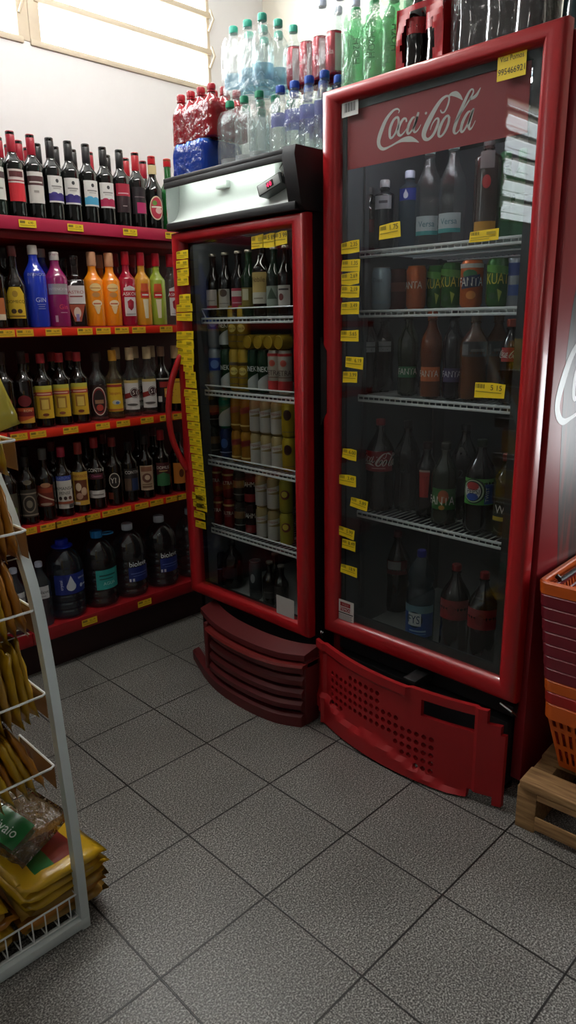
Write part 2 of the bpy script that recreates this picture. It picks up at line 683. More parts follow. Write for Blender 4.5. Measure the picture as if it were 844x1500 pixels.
m.box(WIN[0][0], WIN[1][1], RY1, RY1 + 0.14, 2.2, WZ0, PAINT)
struct(m.build('wall_back', angle=0))
OP = (-1.85, -1.0, 0.85, 1.3)
m = MB()
m.box(RX1, RX1 + 0.14, RY0, OP[0], -0.05, RZ, PAINTWARM)
m.box(RX1, RX1 + 0.14, OP[1], RY1 + 0.14, -0.05, RZ, PAINTWARM)
m.box(RX1, RX1 + 0.14, OP[0], OP[1], -0.05, OP[2], PAINTWARM)
m.box(RX1, RX1 + 0.14, OP[0], OP[1], OP[3], RZ, PAINTWARM)
struct(m.build('wall_right', angle=0))
m = MB(); m.box(RX0, RX1, RY0 - 0.14, RY0, -0.05, RZ, PAINTDIM)
struct(m.build('wall_front', angle=0))
m = MB()
m.box(RX0 - 0.14, RX0, RY0 - 0.14, RY1 + 0.14, 1.6, RZ, PAINT)
m.box(RX0 - 0.14, RX0, RY0 - 0.14, RY1 + 0.14, -0.05, 1.6, pm('#171615', 0.6, noise=0.05))  # dark lower band on the unseen wall, added to keep glass reflections dark
struct(m.build('wall_left', angle=0))

# the high window: painted steel frame with pivoting glass louvres
FRAME = pm('#cdbfa9', 0.55, noise=0.12)
PANE = thin('louvre_glass', '#f4f8f8', 1.0, 0.05, haze=0.10)
for k, (x0, x1) in enumerate(WIN + [BAY]):
    m = MB()
    z0 = WZ0 if k < 2 else 2.2
    y = RY1 + 0.03
    m.box(x0 - 0.03, x0 + 0.02, y - 0.035, y + 0.03, z0, WZ1, FRAME, 0.004)
    m.box(x1 - 0.02, x1 + (0.0 if k else 0.03), y - 0.035, y + 0.03, z0, WZ1, FRAME, 0.004)
    m.box(x0 - 0.03, x1, y - 0.04, y + 0.03, z0 - 0.012, z0 + 0.012, FRAME, 0.004)
    m.box(x0 - 0.03, x1, y - 0.03, y + 0.03, WZ1 - 0.02, WZ1, FRAME, 0.004)
    zs = []
    z = z0 + 0.165
    while z < WZ1 - 0.05:
        m.box(x0, x1, y - 0.045, y + 0.01, z - 0.014, z + 0.012, FRAME, 0.004)
        zs.append(z)
        z += 0.158
    for zz in zs:
        m.tube([(x1 - 0.005, y - 0.05, zz + 0.02), (x1 + 0.005, y - 0.06, zz - 0.02), (x1 - 0.01, y - 0.04, zz - 0.07)], 0.006, FRAME)
    wn = struct(m.build('window_%d' % (k + 1)))
    g = MB()
    edges = [z0] + zs + [WZ1]
    for a, b in zip(edges[:-1], edges[1:]):
        g.add([(x0, y - 0.01, a + 0.012), (x1, y - 0.01, a + 0.012), (x1, y + 0.03, b - 0.012), (x0, y + 0.03, b - 0.012)], [(0, 1, 2, 3)], PANE)
        zc = a + (b - a) * 0.45
        g.box(x0 + 0.4 * (x1 - x0), x1 - 0.03, y + 0.02, y + 0.024, zc, zc + 0.004, FRAME)
    g.build('glass_pane', wn)

# ---------------------------------------------------------------- ceiling tubes
def tube_lamp(loc, label, power, drop=0.0):
    t = thing('tube_lamp', loc, label, 'lamp', 'ceiling tube lamps')
    a = MB(); a.box(-0.62, 0.62, -0.05, 0.05, 0.03, 0.08, WHITE, 0.008); a.build('housing', t)
    a = MB(); a.tube([(-0.6, 0, 0), (0.6, 0, 0)], 0.014, emit('lit_tube_%d' % power, '#fffaf3', power), 12); a.build('tube', t)
    a = MB()
    for x in (-0.6, 0.6):
        a = MB(); a.box(x - 0.012, x + 0.012, -0.018, 0.018, -0.02, 0.04, WHITE, 0.003); a.build('holder', t)
    if drop:
        for x in (-0.4, 0.4):
            a = MB(); a.tube([(x, 0, 0.07), (x, 0, drop)], 0.004, CHROME); a.build('rod', t)
    return t


tube_lamp((0.45, 0.58, 2.93), 'lit white tube lamp hung from the ceiling near the wine shelving', 100, RZ - 2.93)
tube_lamp((-1.9, -1.5, RZ - 0.08), 'lit white tube lamp on the ceiling over the next aisle', 36)

# ---------------------------------------------------------------- red gondola shelving
SHELF_Z = [0.210, 0.671, 1.057, 1.447, 1.847]
LIP_H = [0.054, 0.037, 0.039, 0.034, 0.045]
SY0, SY1 = 1.221, 1.585
SEAM = 0.125
RACKRED = pm('#92171d', 0.38, noise=0.06)
STRIP = pm('#e0301a', 0.35)
LIPTOP = pm('#b5294a', 0.35)
TAGY = pm('#e8b92a', 0.5)
TAGP = pm('#f0cf2a', 0.5)


def price_tag_ops(wd, ht, seed, base=TAGP):
    r = random.Random(seed)
    ops = [('r', 0, wd, 0, ht, base)]
    ops.append(('r', wd * 0.06, wd * 0.36, ht * 0.52, ht * 0.86, pm('#8a7420', 0.6)))
    ops.append(('r', wd * 0.06, wd * 0.92, ht * 0.24, ht * 0.32, pm('#a98c1c', 0.6)))
    ops.append(('t', '%d,%02d' % (r.randint(4, 39), r.choice((29, 49, 90, 99, 75, 19))), wd * 0.68, ht * 0.62, ht * 0.36, pm('#5c4a10', 0.6)))
    return ops


TAGS = {4: [40, 110, 190, 251], 3: [8, 36, 78, 124, 151, 178, 203, 243], 2: [27, 55, 103, 150, 180, 215, 243, 262],
        1: [40, 70, 92, 116, 135, 160, 181, 207, 229, 252, 268], 0: [130, 211]}
LIPY = {4: (326, 344), 3: (487, 483), 2: (638, 612), 1: (778, 730), 0: (941, 862)}


def shelving(x0, x1, label):
    t = thing('gondola_shelving', ((x0 + x1) / 2, SY1, 0), label, 'shelving')
    L = local(t)
    a = MB(); a.box(x0, x1, SY1 - 0.02, SY1, 0.05, 1.85, pm('#4c1114', 0.5, noise=0.05), xf=L); a.build('back_panel', t)
    for x in (x0 + 0.012, x1 - 0.012):
        a = MB(); a.box(x - 0.012, x + 0.012, SY1 - 0.05, SY1 - 0.02, 0, 1.86, RACKRED, 0.003, xf=L); a.build('upright', t)
    a = MB(); a.box(x0, x1, SY0 + 0.06, SY1 - 0.02, 0.0, 0.15, pm('#2c1010', 0.6), xf=L); a.build('plinth', t)
    for i, (z, h) in enumerate(zip(SHELF_Z, LIP_H)):
        a = MB()
        a.box(x0 + 0.001, x1 - 0.001, SY0 + 0.002, SY1 - 0.02, z - 0.025, z, RACKRED, 0.002, xf=L)
        a.box(x0 + 0.001, x1 - 0.001, SY0, SY0 + 0.006, z - h, z + 0.002, LIPTOP if i == 4 else RACKRED, 0.0015, xf=L)
        if i == 4:
            a.box(x0 + 0.001, x1 - 0.001, SY0 + 0.03, SY1 - 0.05, z - 0.075, z - 0.03, RACKRED, 0.002, xf=L)
        sh = a.build('shelf', t)
        if i in (1, 2, 3):
            a = MB(); a.box(x0 + 0.006, x1 - 0.006, SY0 - 0.003, SY0 + 0.001, z - h + 0.003, z - 0.002, STRIP, 0.001, xf=L)
            a.build('price_strip', sh)
        for k, px in enumerate(TAGS[i]):
            ya, yb = LIPY[i]
            p = on_y(px, ya + (yb - ya) * px / 260.0, SY0)
            wd, ht = (0.068, 0.026) if i not in (1,) else (0.073, 0.027)
            if i == 0:
                wd, ht = 0.075, 0.03
            if not (x0 <= p.x < x1):
                continue
            a = MB()
            decal(a, price_tag_ops(wd, ht, px * 7 + i, TAGY if i in (1, 2, 3) else TAGP),
                  lambda u, v, ly, X=p.x - wd / 2, Z=z - h / 2 - ht / 2: L @ Vector((X + u, SY0 - 0.0036 - 0.0002 * ly, Z + v)))
            a.build('price_tag', sh)
    return t


shelving(-0.80, SEAM, 'red steel shelving bay behind the snack rack, dark liquor bottles and small waters')
shelving(SEAM, 1.33, 'long red steel shelving bay of wines and liquors beside the narrow fridge')


# ---------------------------------------------------------------- tall wide fridge
def frame_ring(mb, x0, x1, oy0, oy1, oz0, oz1, iy0, iy1, iz0, iz1, mat, xf=None):
    """door frame with rounded outer edge and a bevel towards the glass"""
    prof = [(0.0, x1), (0.0, x0 + 0.018), (0.05, x0 + 0.009), (0.12, x0 + 0.003), (0.25, x0), (0.55, x0), (0.72, x0 + 0.003), (0.86, x0 + 0.010), (1.0, x0 + 0.022), (1.0, x1)]
    vs, fs = [], []
    for t, x in prof:
        for (oy, oz, iy, iz) in ((oy0, oz0, iy0, iz0), (oy1, oz0, iy1, iz0), (oy1, oz1, iy1, iz1), (oy0, oz1, iy0, iz1)):
            vs.append((x, oy + (iy - oy) * t, oz + (iz - oz) * t))
    n = len(prof)
    for i in range(n):
        j = (i + 1) % n
        for k in range(4):
            l = (k + 1) % 4
            fs.append((i * 4 + k, i * 4 + l, j * 4 + l, j * 4 + k))
    mb.add(vs, fs, mat, xf)


def wire_shelf(root, L, x0, x1, y0, y1, z, rail=0.0, name='wire_shelf'):
    a = MB()
    a.box(x0 - 0.003, x0 + 0.003, y0, y1, z - 0.004, z + 0.004, WIRE, 0.001, xf=L)
    a.box(x0 - 0.003, x0 + 0.003, y0, y1, z - 0.020, z - 0.012, WIRE, 0.001, xf=L)
    n = int((y1 - y0) / 0.022)
    for i in range(n + 1):
        y = y0 + (y1 - y0) * i / n
        a.box(x0, x1, y - 0.0013, y + 0.0013, z - 0.003, z, WIRE, xf=L)
        if i % 1 == 0:
            a.box(x0 - 0.002, x0 + 0.002, y - 0.0013, y + 0.0013, z - 0.014, z - 0.003, WIRE, xf=L)
    for x in (x0 + 0.15, x0 + 0.3, x1):
        a.tube([L @ Vector((x, y0, z - 0.006)), L @ Vector((x, y1, z - 0.006))], 0.003, WIRE)
    if rail:
        a.tube([L @ Vector(p) for p in ((x0 + 0.02, y0 + 0.004, z), (x0, y0 + 0.004, z + rail), (x0, y1 - 0.004, z + rail), (x0 + 0.02, y1 - 0.004, z))], 0.0028, WIRE)
    return a.build(name, root)


def sticker_ops(wd, ht, text, seed):
    r = random.Random(seed)
    j = [r.uniform(-0.06, 0.06) for _ in range(8)]
    pts = [(j[0] * wd * 0.4, j[1] * ht), (wd * 0.5, j[2] * ht - 0.02 * ht), (wd * (1 + 0.3 * j[3]), j[4] * ht), (wd, ht * (1 + j[5] * 0.6)), (wd * 0.6, ht * (1 + j[6] * 0.4)), (wd * 0.03, ht * (0.93 + j[7]))]
    ops = [('p', pts, YEL)]
    for i in range(6):
        ops.append(('r', wd * (0.06 + 0.05 * i), wd * (0.06 + 0.05 * i + (0.03 if i % 2 else 0.02)), ht * 0.6, ht * 0.88, pm('#6d5d10', 0.6)))
    ops.append(('r', wd * 0.06, wd * 0.9, ht * 0.36, ht * 0.41, pm('#8d7a10', 0.6)))
    if text:
        ops.append(('t', text, wd * 0.72, ht * 0.7, ht * 0.34, INK))
    else:
        ops.append(('r', wd * 0.6, wd * 0.9, ht * 0.55, ht * 0.8, pm('#b09a14', 0.6)))
        ops.append(('r', wd * 0.06, wd * 0.7, ht * 0.16, ht * 0.21, pm('#a08c14', 0.6)))
    return ops


FA = thing('drinks_fridge', (1.15, -0.222, 0), 'tall wide red drinks fridge with white script banner behind its glass', 'fridge')
L = local(FA)
AY0, AY1 = -0.605, 0.162
m = MB()
for y0, y1 in ((-0.616, -0.582), (0.128, 0.162)):
    m.box(0.825, 1.50, y0, y1, 0.06, 2.115, REDSIDE, 0.004, xf=L)
m.box(0.825, 1.50, -0.582, 0.128, 2.06, 2.113, REDSIDE, xf=L)
m.box(1.47, 1.50, -0.582, 0.128, 0.06, 2.06, REDSIDE, xf=L)
m.box(0.825, 1.47, -0.582, 0.128, 0.27, 0.315, SOFTBLACK, xf=L)
m.build('cabinet', FA)
m = MB()
m.box(0.83, 1.465, -0.580, -0.572, 0.317, 2.058, LINER, xf=L)
m.box(0.83, 1.465, 0.118, 0.126, 0.317, 2.058, LINER, xf=L)
m.box(1.455, 1.468, -0.572, 0.118, 0.317, 2.058, LINER, xf=L)
m.box(0.83, 1.455, -0.572, 0.118, 2.05, 2.058, LINER, xf=L)
m.box(0.83, 1.455, -0.572, 0.118, 0.317, 0.328, pm('#a9adaa', 0.5), xf=L)
for y in (-0.565, 0.111):
    for x in (0.92, 1.36):
        m.box(x, x + 0.02, y - 0.004, y + 0.004, 0.4, 1.95, pm('#55595b', 0.5), xf=L)
m.build('inner_liner', FA)
m = MB()
for y0, y1, z0, z1 in ((AY0 + 0.01, -0.55, 0.34, 2.12), (0.106, AY1 - 0.01, 0.34, 2.12), (-0.55, 0.106, 0.34, 0.41), (-0.55, 0.106, 2.05, 2.12)):
    m.box(0.806, 0.826, y0, y1, z0, z1, BLACK, xf=L)
m.build('door_gasket', FA, label='black rubber door gasket')
m = MB()
frame_ring(m, 0.765, 0.808, AY0, AY1, 0.345, 2.130, -0.542, 0.098, 0.410, 2.085, RED, xf=L)
DOORA = m.build('door', FA)
m = MB()
m.box(0.786, 0.790, -0.552, 0.108, 0.40, 2.095, DOORGLASS, xf=L)
m.build('door_glass', DOORA, label='clear double glass of the door')
m = MB()                                                       # dark printed border of the glass
for y0, y1, z0, z1 in ((-0.548, -0.515, 0.40, 2.095), (0.082, 0.106, 0.40, 2.095), (-0.515, 0.082, 0.40, 0.44), (-0.515, 0.082, 2.065, 2.095)):
    m.box(0.796, 0.804, y0, y1, z0, z1, pm('#26292b', 0.5), xf=L)
m.build('glass_border', DOORA, label='black border behind the glass')
m = MB()
decal(m, [('r', 0, 0.613, 0, 0.163, pm('#a8272d', 0.5)), ('k', 0.105 - _yc, _zc - 1.904, LOGO_H, pm('#e6dcd6', 0.5))], lambda u, v, ly: L @ face_x(0.800, 0.105, 1.904)(u, v, ly))
m.box(0.8004, 0.803, 0.105 - 0.613, 0.105, 1.904, 2.067, pm('#8e2126', 0.5), xf=L)
m.build('header_banner', DOORA, label='red banner with white two-word script reading Coca-Cola')
m = MB()
hp = [(0.165, 1.405), (0.150, 1.375), (0.138, 1.36), (0.138, 1.155), (0.150, 1.14), (0.165, 1.11)]
vs = [(0.7635, y, z) for y, z in hp] + [(0.80, y, z) for y, z in hp]
n = len(hp)
m.add(vs, [tuple(range(n)), tuple(range(n, 2 * n))[::-1]] + [(i, (i + 1) % n, n + (i + 1) % n, n + i) for i in range(n)], BLACK, xf=L)
m.build('grip_recess', DOORA, label='black recessed grip in the door edge')
GX = 0.7855
STA = [(513, 362, '2.35'), (514, 389, '1.35'), (513, 408, '2.69'), (513, 427, '2.19'), (513, 451, '3.49'), (512, 492, '5.65'), (519, 531, '6.19'),
       (513, 552, '3.99'), (512, 665, '6.00'), (509, 703, '3.49'), (526, 738, '5.89'), (507, 780, '5.99'), (511, 798, '8.49'), (511, 835, '18.9'), (571, 338, '1.75'), (717, 572, '5 15'), (709, 345, '')]
for k, (px, py, s) in enumerate(STA):
    p = on_x(px, py, GX)
    wd, ht = (0.076, 0.036) if px < 560 else ((0.078, 0.042) if px < 600 else (0.096, 0.042))
    if s == '':
        wd, ht = 0.088, 0.028
    if py in (552, 665, 798):
        wd = 0.062
    an = R.uniform(-0.05, 0.05) + {738: -0.08, 780: -0.06, 835: -0.06, 338: 0.1, 362: 0.06}.get(py, 0)
    rot = lambda u, v, ly, p=p, wd=wd, ht=ht, an=an: L @ Vector((GX - 0.0005 - 0.0002 * ly, p.y + wd / 2 - (wd / 2 + (u - wd / 2) * math.cos(an) - (v - ht / 2) * math.sin(an)),
                                                               p.z + (u - wd / 2) * math.sin(an) + (v - ht / 2) * math.cos(an)))
    m = MB(); decal(m, sticker_ops(wd, ht, s, k), rot)
    m.build('price_sticker', DOORA, label='yellow price sticker reading ' + s if s else 'blank yellow sticker')
p = on_x(750, 93, GX)
m = MB()
decal(m, [('r', -0.039, 0.039, -0.033, 0.030, YEL), ('t', 'Visa Pomos', 0, 0.014, 0.012, INK, 0.8), ('t', '995466921', 0, -0.014, 0.014, INK, 0.85)],
      lambda u, v, ly, p=p: L @ Vector((GX - 0.0006 - 0.0002 * ly, p.y - u, p.z + v)))
m.build('paper_note', DOORA, label='yellow handwritten paper note')
p = on_x(513, 157, GX)
m = MB()
ops = [('r', -0.032, 0.032, -0.024, 0.024, pm('#cfd0cc', 0.5))]
for i in range(12):
    ops.append(('r', -0.022 + i * 0.0038, -0.022 + i * 0.0038 + (0.0024 if i % 3 else 0.0014), -0.012, 0.012, INK))
decal(m, ops, lambda u, v, ly, p=p: L @ Vector((GX - 0.0006 - 0.0002 * ly, p.y - u, p.z + v)))
m.build('barcode_sticker', DOORA, label='white barcode sticker')
p = on_x(506, 897, GX)
m = MB()
ops = [('r', -0.040, 0.040, -0.046, 0.046, pm('#d9d7d2', 0.5)), ('r', -0.024, 0.024, 0.021, 0.037, pm('#8f1a1c', 0.5)), ('r', -0.024, 0.024, 0.002, 0.018, pm('#8f1a1c', 0.5)),
       ('t', 'AQUI', 0, 0.029, 0.010, pm('#c89a96', 0.5)), ('t', 'TEMOS', 0, 0.010, 0.011, pm('#e9e2df', 0.5)), ('r', -0.037, 0.037, -0.006, -0.002, INK)]
for i in range(6):
    ops.append(('r', -0.036, 0.034 - 0.004 * (i % 2), -0.012 - 0.005 * i, -0.010 - 0.005 * i, pm('#6a6866', 0.5)))
decal(m, ops, lambda u, v, ly, p=p: L @ Vector((GX - 0.0006 - 0.0002 * ly, p.y - u, p.z + v)))
m.build('notice_sticker', DOORA, label='white notice sticker with two red bars')
AZ = [0.787, 1.204, 1.484, 1.672]
for z in AZ:
    wire_shelf(FA, L, 0.90, 1.42, -0.565, 0.112, z)

m = MB(); m.tube([L @ Vector((0.845, -0.50, 2.035)), L @ Vector((0.845, 0.05, 2.035))], 0.006, emit('fridge_tube', '#f4f8ff', 27), 8); m.build('added_fill_tube', FA)  # added fill light, unseen behind the banner, brightens the shelf contents

# side picture panel, worn, with the big script
m = MB()
sp = [(0.985, 0.50), (0.955, 0.74), (0.925, 0.95), (0.900, 1.20), (0.893, 1.35), (0.905, 1.48), (0.935, 1.60), (0.985, 1.75), (1.46, 1.98), (1.46, 0.30), (1.02, 0.30)]
m.add([(x, -0.6165, z) for x, z in sp], [tuple(t) for t in tessellate_polygon([[Vector((x, z, 0)) for x, z in sp]])], worn_graphic_mat(), xf=L)
decal(m, [('k', 0.335, 0.0, 0.235, pm('#aeb4b3', 0.35))], lambda u, v, ly: L @ Vector((0.92 + u, -0.6168 - 0.0002 * ly, 1.285 + v)))
m.build('side_graphic', FA, label='worn dark picture panel with white script')


def masked_panel(us, vs_, kind, place, thick, mat):
    """sheet of cells: kind(i, j) is 0 empty, 1 solid, 2 lower-left of a 2 x 2 round hole, 3 rest of a hole"""
    mb = MB()
    nu, nv = len(us) - 1, len(vs_) - 1
    idx = {}
    verts, faces = [], []

    def V(u, v, s):
        k = (round(u, 5), round(v, 5), s)
        if k not in idx:
            idx[k] = len(verts)
            verts.append(place(u, v, thick if s else 0.0))
        return idx[k]

    def solid(i, j):
        return 0 <= i < nu and 0 <= j < nv and kind(i, j) > 0
    for i in range(nu):
        for j in range(nv):
            k = kind(i, j)
            if k == 0:
                continue
            u0, u1, v0, v1 = us[i], us[i + 1], vs_[j], vs_[j + 1]
            if k == 1:
                faces.append([V(u0, v0, 0), V(u1, v0, 0), V(u1, v1, 0), V(u0, v1, 0)])
                faces.append([V(u0, v1, 1), V(u1, v1, 1), V(u1, v0, 1), V(u0, v0, 1)])
            if k == 2:
                u2, v2 = us[i + 2], vs_[j + 2]
                ring = [(u0, v0), (u1, v0), (u2, v0), (u2, v1), (u2, v2), (u1, v2), (u0, v2), (u0, v1)]
                rr = 0.36 * min(abs(u2 - u0), abs(v2 - v0))
                sg = 1 if u2 > u0 else -1
                cu, cv = (u0 + u2) / 2, (v0 + v2) / 2
                inn = [(cu + sg * rr * math.cos(-3 * PI / 4 + PI / 4 * q), cv + rr * math.sin(-3 * PI / 4 + PI / 4 * q)) for q in range(8)]
                for q in range(8):
                    p_ = (q + 1) % 8
                    faces.append([V(*ring[q], 0), V(*ring[p_], 0), V(*inn[p_], 0), V(*inn[q], 0)])
                    faces.append([V(*inn[q], 1), V(*inn[p_], 1), V(*ring[p_], 1), V(*ring[q], 1)])
                    faces.append([V(*inn[q], 0), V(*inn[p_], 0), V(*inn[p_], 1), V(*inn[q], 1)])
            for di, dj, a, b in ((-1, 0, (u0, v0), (u0, v1)), (1, 0, (u1, v0), (u1, v1)), (0, -1, (u0, v0), (u1, v0)), (0, 1, (u0, v1), (u1, v1))):
                if not solid(i + di, j + dj):
                    faces.append([V(*a, 0), V(*b, 0), V(*b, 1), V(*a, 1)])
    mb.add(verts, faces, mat)
    return mb


# perforated, bowed grille leaning under the wide fridge
def bowA(y):
    t = (y + 0.222) / 0.40
    return 0.752 - 0.082 * max(0.0, 1 - t * t)


PU, PV = 0.0131, 0.0145
NU, NV = 58, 22
UA = [0.157 - PU * i for i in range(NU + 1)]
VA = [0.004 + PV * j for j in range(NV + 1)]


def kindA(i, j):
    y, z = UA[i] - PU / 2, VA[j] + PV / 2
    # silhouette: bottom corners cut away, notches at the top right, tab cut at the left
    if y > 0.115 and z < 0.10 - (0.157 - y) * 1.6:
        return 0
    if y < -0.585 and z > 0.25:
        return 0
    if y < -0.555 and z > 0.283:
        return 0
    if -0.50 > y > -0.575 and z < 0.035:
        return 0
    if y > 0.14 and 0.225 < z < 0.27:
        return 0
    if -0.345 > y > -0.515 and 0.235 < z < 0.290:
        return 0
    # holes on a 2 x 2 pitch
    hi, hj = i - 6, j - 6
    if hi >= 0 and hj >= 0:
        c, r = hi // 2, hj // 2
        lo = [0, 0, 0, 1, 1, 1, 1, 1, 1, 1, 1, 1, 0, 0, 0, -1, -1, -1, -2][c] if c < 19 else 9
        hi_row = [4, 4, 4, 4, 5, 5, 5, 5, 5, 5, 3, 3, 3, 2, 2, 2, 2, 2, 2][c] if c < 19 else -9
        if c < 18 and lo <= r <= hi_row:
            return 2 if (hi % 2 == 0 and hj % 2 == 0) else 3
    if i >= 2 and j >= 2 and hj < 0:
        c = hi // 2 if hi >= 0 else -1
        if 13 <= c < 18 and j in (4, 5):
            return 2 if (hi % 2 == 0 and j == 4) else 3
        if 15 <= c < 18 and j in (2, 3):
            return 2 if (hi % 2 == 0 and j == 2) else 3
    return 1


def wave(y):
    ks = [(0.16, 0.12), (0.08, 0.105), (0.02, 0.075), (-0.06, 0.062), (-0.12, 0.078), (-0.2, 0.072), (-0.3, 0.045), (-0.42, 0.012), (-0.62, -0.02)]
    for (a, za), (b, zb) in zip(ks[:-1], ks[1:]):
        if a >= y >= b:
            return za + (zb - za) * (a - y) / (a - b)
    return 0.1


def placeA(y, z, back):
    x = bowA(y)
    d = z - wave(y)
    x -= 0.016 * (1 - min(1, max(0, (d + 0.004) / 0.012)))
    if y < -0.52 or y > 0.105:
        x -= 0.010
    if z > 0.285 and y > -0.30:
        x -= 0.010
    return L @ Vector((x + (0.016 if back else 0), y, z + 0.004))


mg = masked_panel(UA, VA, kindA, placeA, 1.0, REDGRILLE)
GA = mg.build('kick_grille', FA, angle=30, label='bowed red plastic grille with rows of round holes')
m = MB()
m.box(0.80, 1.46, -0.575, 0.12, 0.03, 0.26, SOFTBLACK, 0.005, xf=L)
m.build('compressor_box', FA, label='black machine compartment')
m = MB()
m.box(0.775, 0.81, -0.60, -0.555, 0.300, 0.335, BLACK, 0.004, xf=L)
m.tube([L @ Vector((0.77, -0.56, 0.335)), L @ Vector((0.765, -0.60, 0.325)), L @ Vector((0.79, -0.605, 0.30))], 0.004, CHROME)
m.build('hinge', FA, label='black lower hinge with metal pin')
m = MB(); m.box(0.70, 0.80, -0.30, -0.25, 0.30, 0.335, BLACK, 0.006, xf=L); m.build('latch', FA, label='black latch block under the door')
m = MB()
m.tube([L @ Vector((0.77, 0.165, 0.335)), L @ Vector((0.765, 0.17, 0.34)), L @ Vector((0.77, 0.168, 0.31))], 0.005, CHROME)
m.build('hook', FA, label='small metal hook')
for x, y in ((0.86, -0.55), (0.86, 0.10), (1.44, -0.55), (1.44, 0.10)):
    m = MB(); m.lathe([(0.022, 0.0), (0.022, 0.012), (0.012, 0.014), (0.012, 0.065)], BLACK, 12, xf=L @ Matrix.Translation((x, y, 0))); m.build('foot', FA)

# ---------------------------------------------------------------- narrow fridge
FB = thing('beer_fridge', (1.05, 0.54, 0), 'narrower red glass-door beer fridge with a bare lit sign box on top', 'fridge')
L2 = local(FB)
BY0, BY1 = 0.185, 0.895
m = MB()
for y0, y1 in ((0.190, 0.222), (0.858, 0.890)):
    m.box(0.762, 1.36, y0, y1, 0.05, 1.95, pm('#1b1113', 0.45), 0.003, xf=L2)
m.box(0.762, 1.36, 0.222, 0.858, 1.77, 1.95, pm('#1b1113', 0.45), xf=L2)
m.box(1.33, 1.36, 0.222, 0.858, 0.05, 1.77, pm('#1b1113', 0.45), xf=L2)
m.box(0.762, 1.33, 0.222, 0.858, 0.24, 0.305, SOFTBLACK, xf=L2)
m.build('cabinet', FB)
m = MB()
m.box(0.77, 1.32, 0.223, 0.230, 0.306, 1.769, LINER, xf=L2)
m.box(0.77, 1.32, 0.850, 0.857, 0.306, 1.769, LINER, xf=L2)
m.box(1.315, 1.329, 0.230, 0.850, 0.306, 1.769, LINER, xf=L2)
m.box(0.77, 1.315, 0.230, 0.850, 1.762, 1.769, LINER, xf=L2)
m.box(0.77, 1.315, 0.230, 0.850, 0.306, 0.316, pm('#a9adaa', 0.5), xf=L2)
m.build('inner_liner', FB)
m = MB()
for y0, y1, z0, z1 in ((BY0 + 0.006, 0.26, 0.325, 1.785), (0.828, BY1 - 0.006, 0.325, 1.785), (0.26, 0.828, 0.325, 0.37), (0.26, 0.828, 1.745, 1.785)):
    m.box(0.748, 0.763, y0, y1, z0, z1, BLACK, xf=L2)
m.build('door_gasket', FB, label='black rubber door gasket')
m = MB()
frame_ring(m, 0.706, 0.750, BY0, BY1, 0.322, 1.790, 0.253, 0.838, 0.370, 1.750, RED, xf=L2)
DOORB = m.build('door', FB)
m = MB(); m.box(0.727, 0.731, 0.245, 0.846, 0.362, 1.758, DOORGLASSB, xf=L2)
m.build('door_glass', DOORB, label='clear glass of the door')
m = MB()
m.tube([L2 @ Vector(p) for p in catmull([(0.712, 0.872, 1.33), (0.700, 0.878, 1.31), (0.668, 0.892, 1.22), (0.652, 0.897, 1.11), (0.660, 0.893, 1.00), (0.695, 0.880, 0.90), (0.712, 0.874, 0.87)], 5)],
       0.0125, RED, 10)
m.build('handle', DOORB, label='bowed red pull handle')
GX2 = 0.7045
SB = [(267, 373, 18, 12), (267, 387, 18, 12), (268, 400, 18, 12), (268, 412, 17, 12), (271, 438, 17, 14), (270, 451, 24, 12), (270, 464, 24, 12)]
SB += [(271, 491, 26, 13), (271, 504, 26, 13), (272, 516, 24, 13), (273, 528, 23, 13), (276, 539, 15, 12), (279, 550, 16, 12), (280, 562, 16, 13)]
for k in range(15):
    SB.append((279.5 + k * 1.15, 576 + k * 11.9, 20 - 0.3 * k, 12.5))
SB += [(289.5, 727, 16, 12), (291, 738, 16, 12), (292.5, 754, 16, 12), (294, 768, 15, 12)]
for k, (px, py, a, b) in enumerate(SB):
    p = on_x(px, py, GX2)
    q = on_x(px + a, py, GX2)
    wd, ht = p.y - q.y, b / 405.0
    m = MB()
    decal(m, sticker_ops(wd, ht, '', k), lambda u, v, ly, p=p, wd=wd, ht=ht: L2 @ Vector((GX2 - 0.0005 - 0.0002 * ly - 0.0001 * (k % 2), p.y + wd / 2 - u, p.z - ht / 2 + v)))
    m.build('price_sticker', DOORB)
for k, (px, py, s) in enumerate(((377, 354, ''), (394, 352, '5 89'), (411, 349, '3 99'))):
    p = on_x(px, py, 0.7265)
    m = MB()
    decal(m, sticker_ops(0.062, 0.042, s, 50 + k), lambda u, v, ly, p=p: L2 @ Vector((0.7262 - 0.0002 * ly, p.y + 0.031 - u, p.z - 0.021 + v)))
    m.build('price_sticker', DOORB, label='yellow price sticker at the top of the glass')
p = on_x(418, 894, 0.7262)
m = MB(); decal(m, [('r', -0.048, 0.048, -0.052, 0.052, pm('#b9b9b6', 0.6))], lambda u, v, ly, p=p: L2 @ Vector((0.7262, p.y - u, p.z + v)))
m.build('paper_sheet', DOORB, label='blank white paper in the lower corner of the glass')
BZ = [0.600, 0.899, 1.188, 1.471]
for i, z in enumerate(BZ):
    wire_shelf(FB, L2, 0.80, 1.29, 0.236, 0.842, z, rail=0.036 if i == 3 else 0.022)

m = MB(); m.tube([L2 @ Vector((0.774, 0.26, 1.7615)), L2 @ Vector((0.774, 0.82, 1.7615))], 0.0045, emit('added_fill_glow_b', '#fff8ea', 12), 8); m.build('added_fill_tube', FB)  # added fill light tucked behind the door frame to lift the dark interior

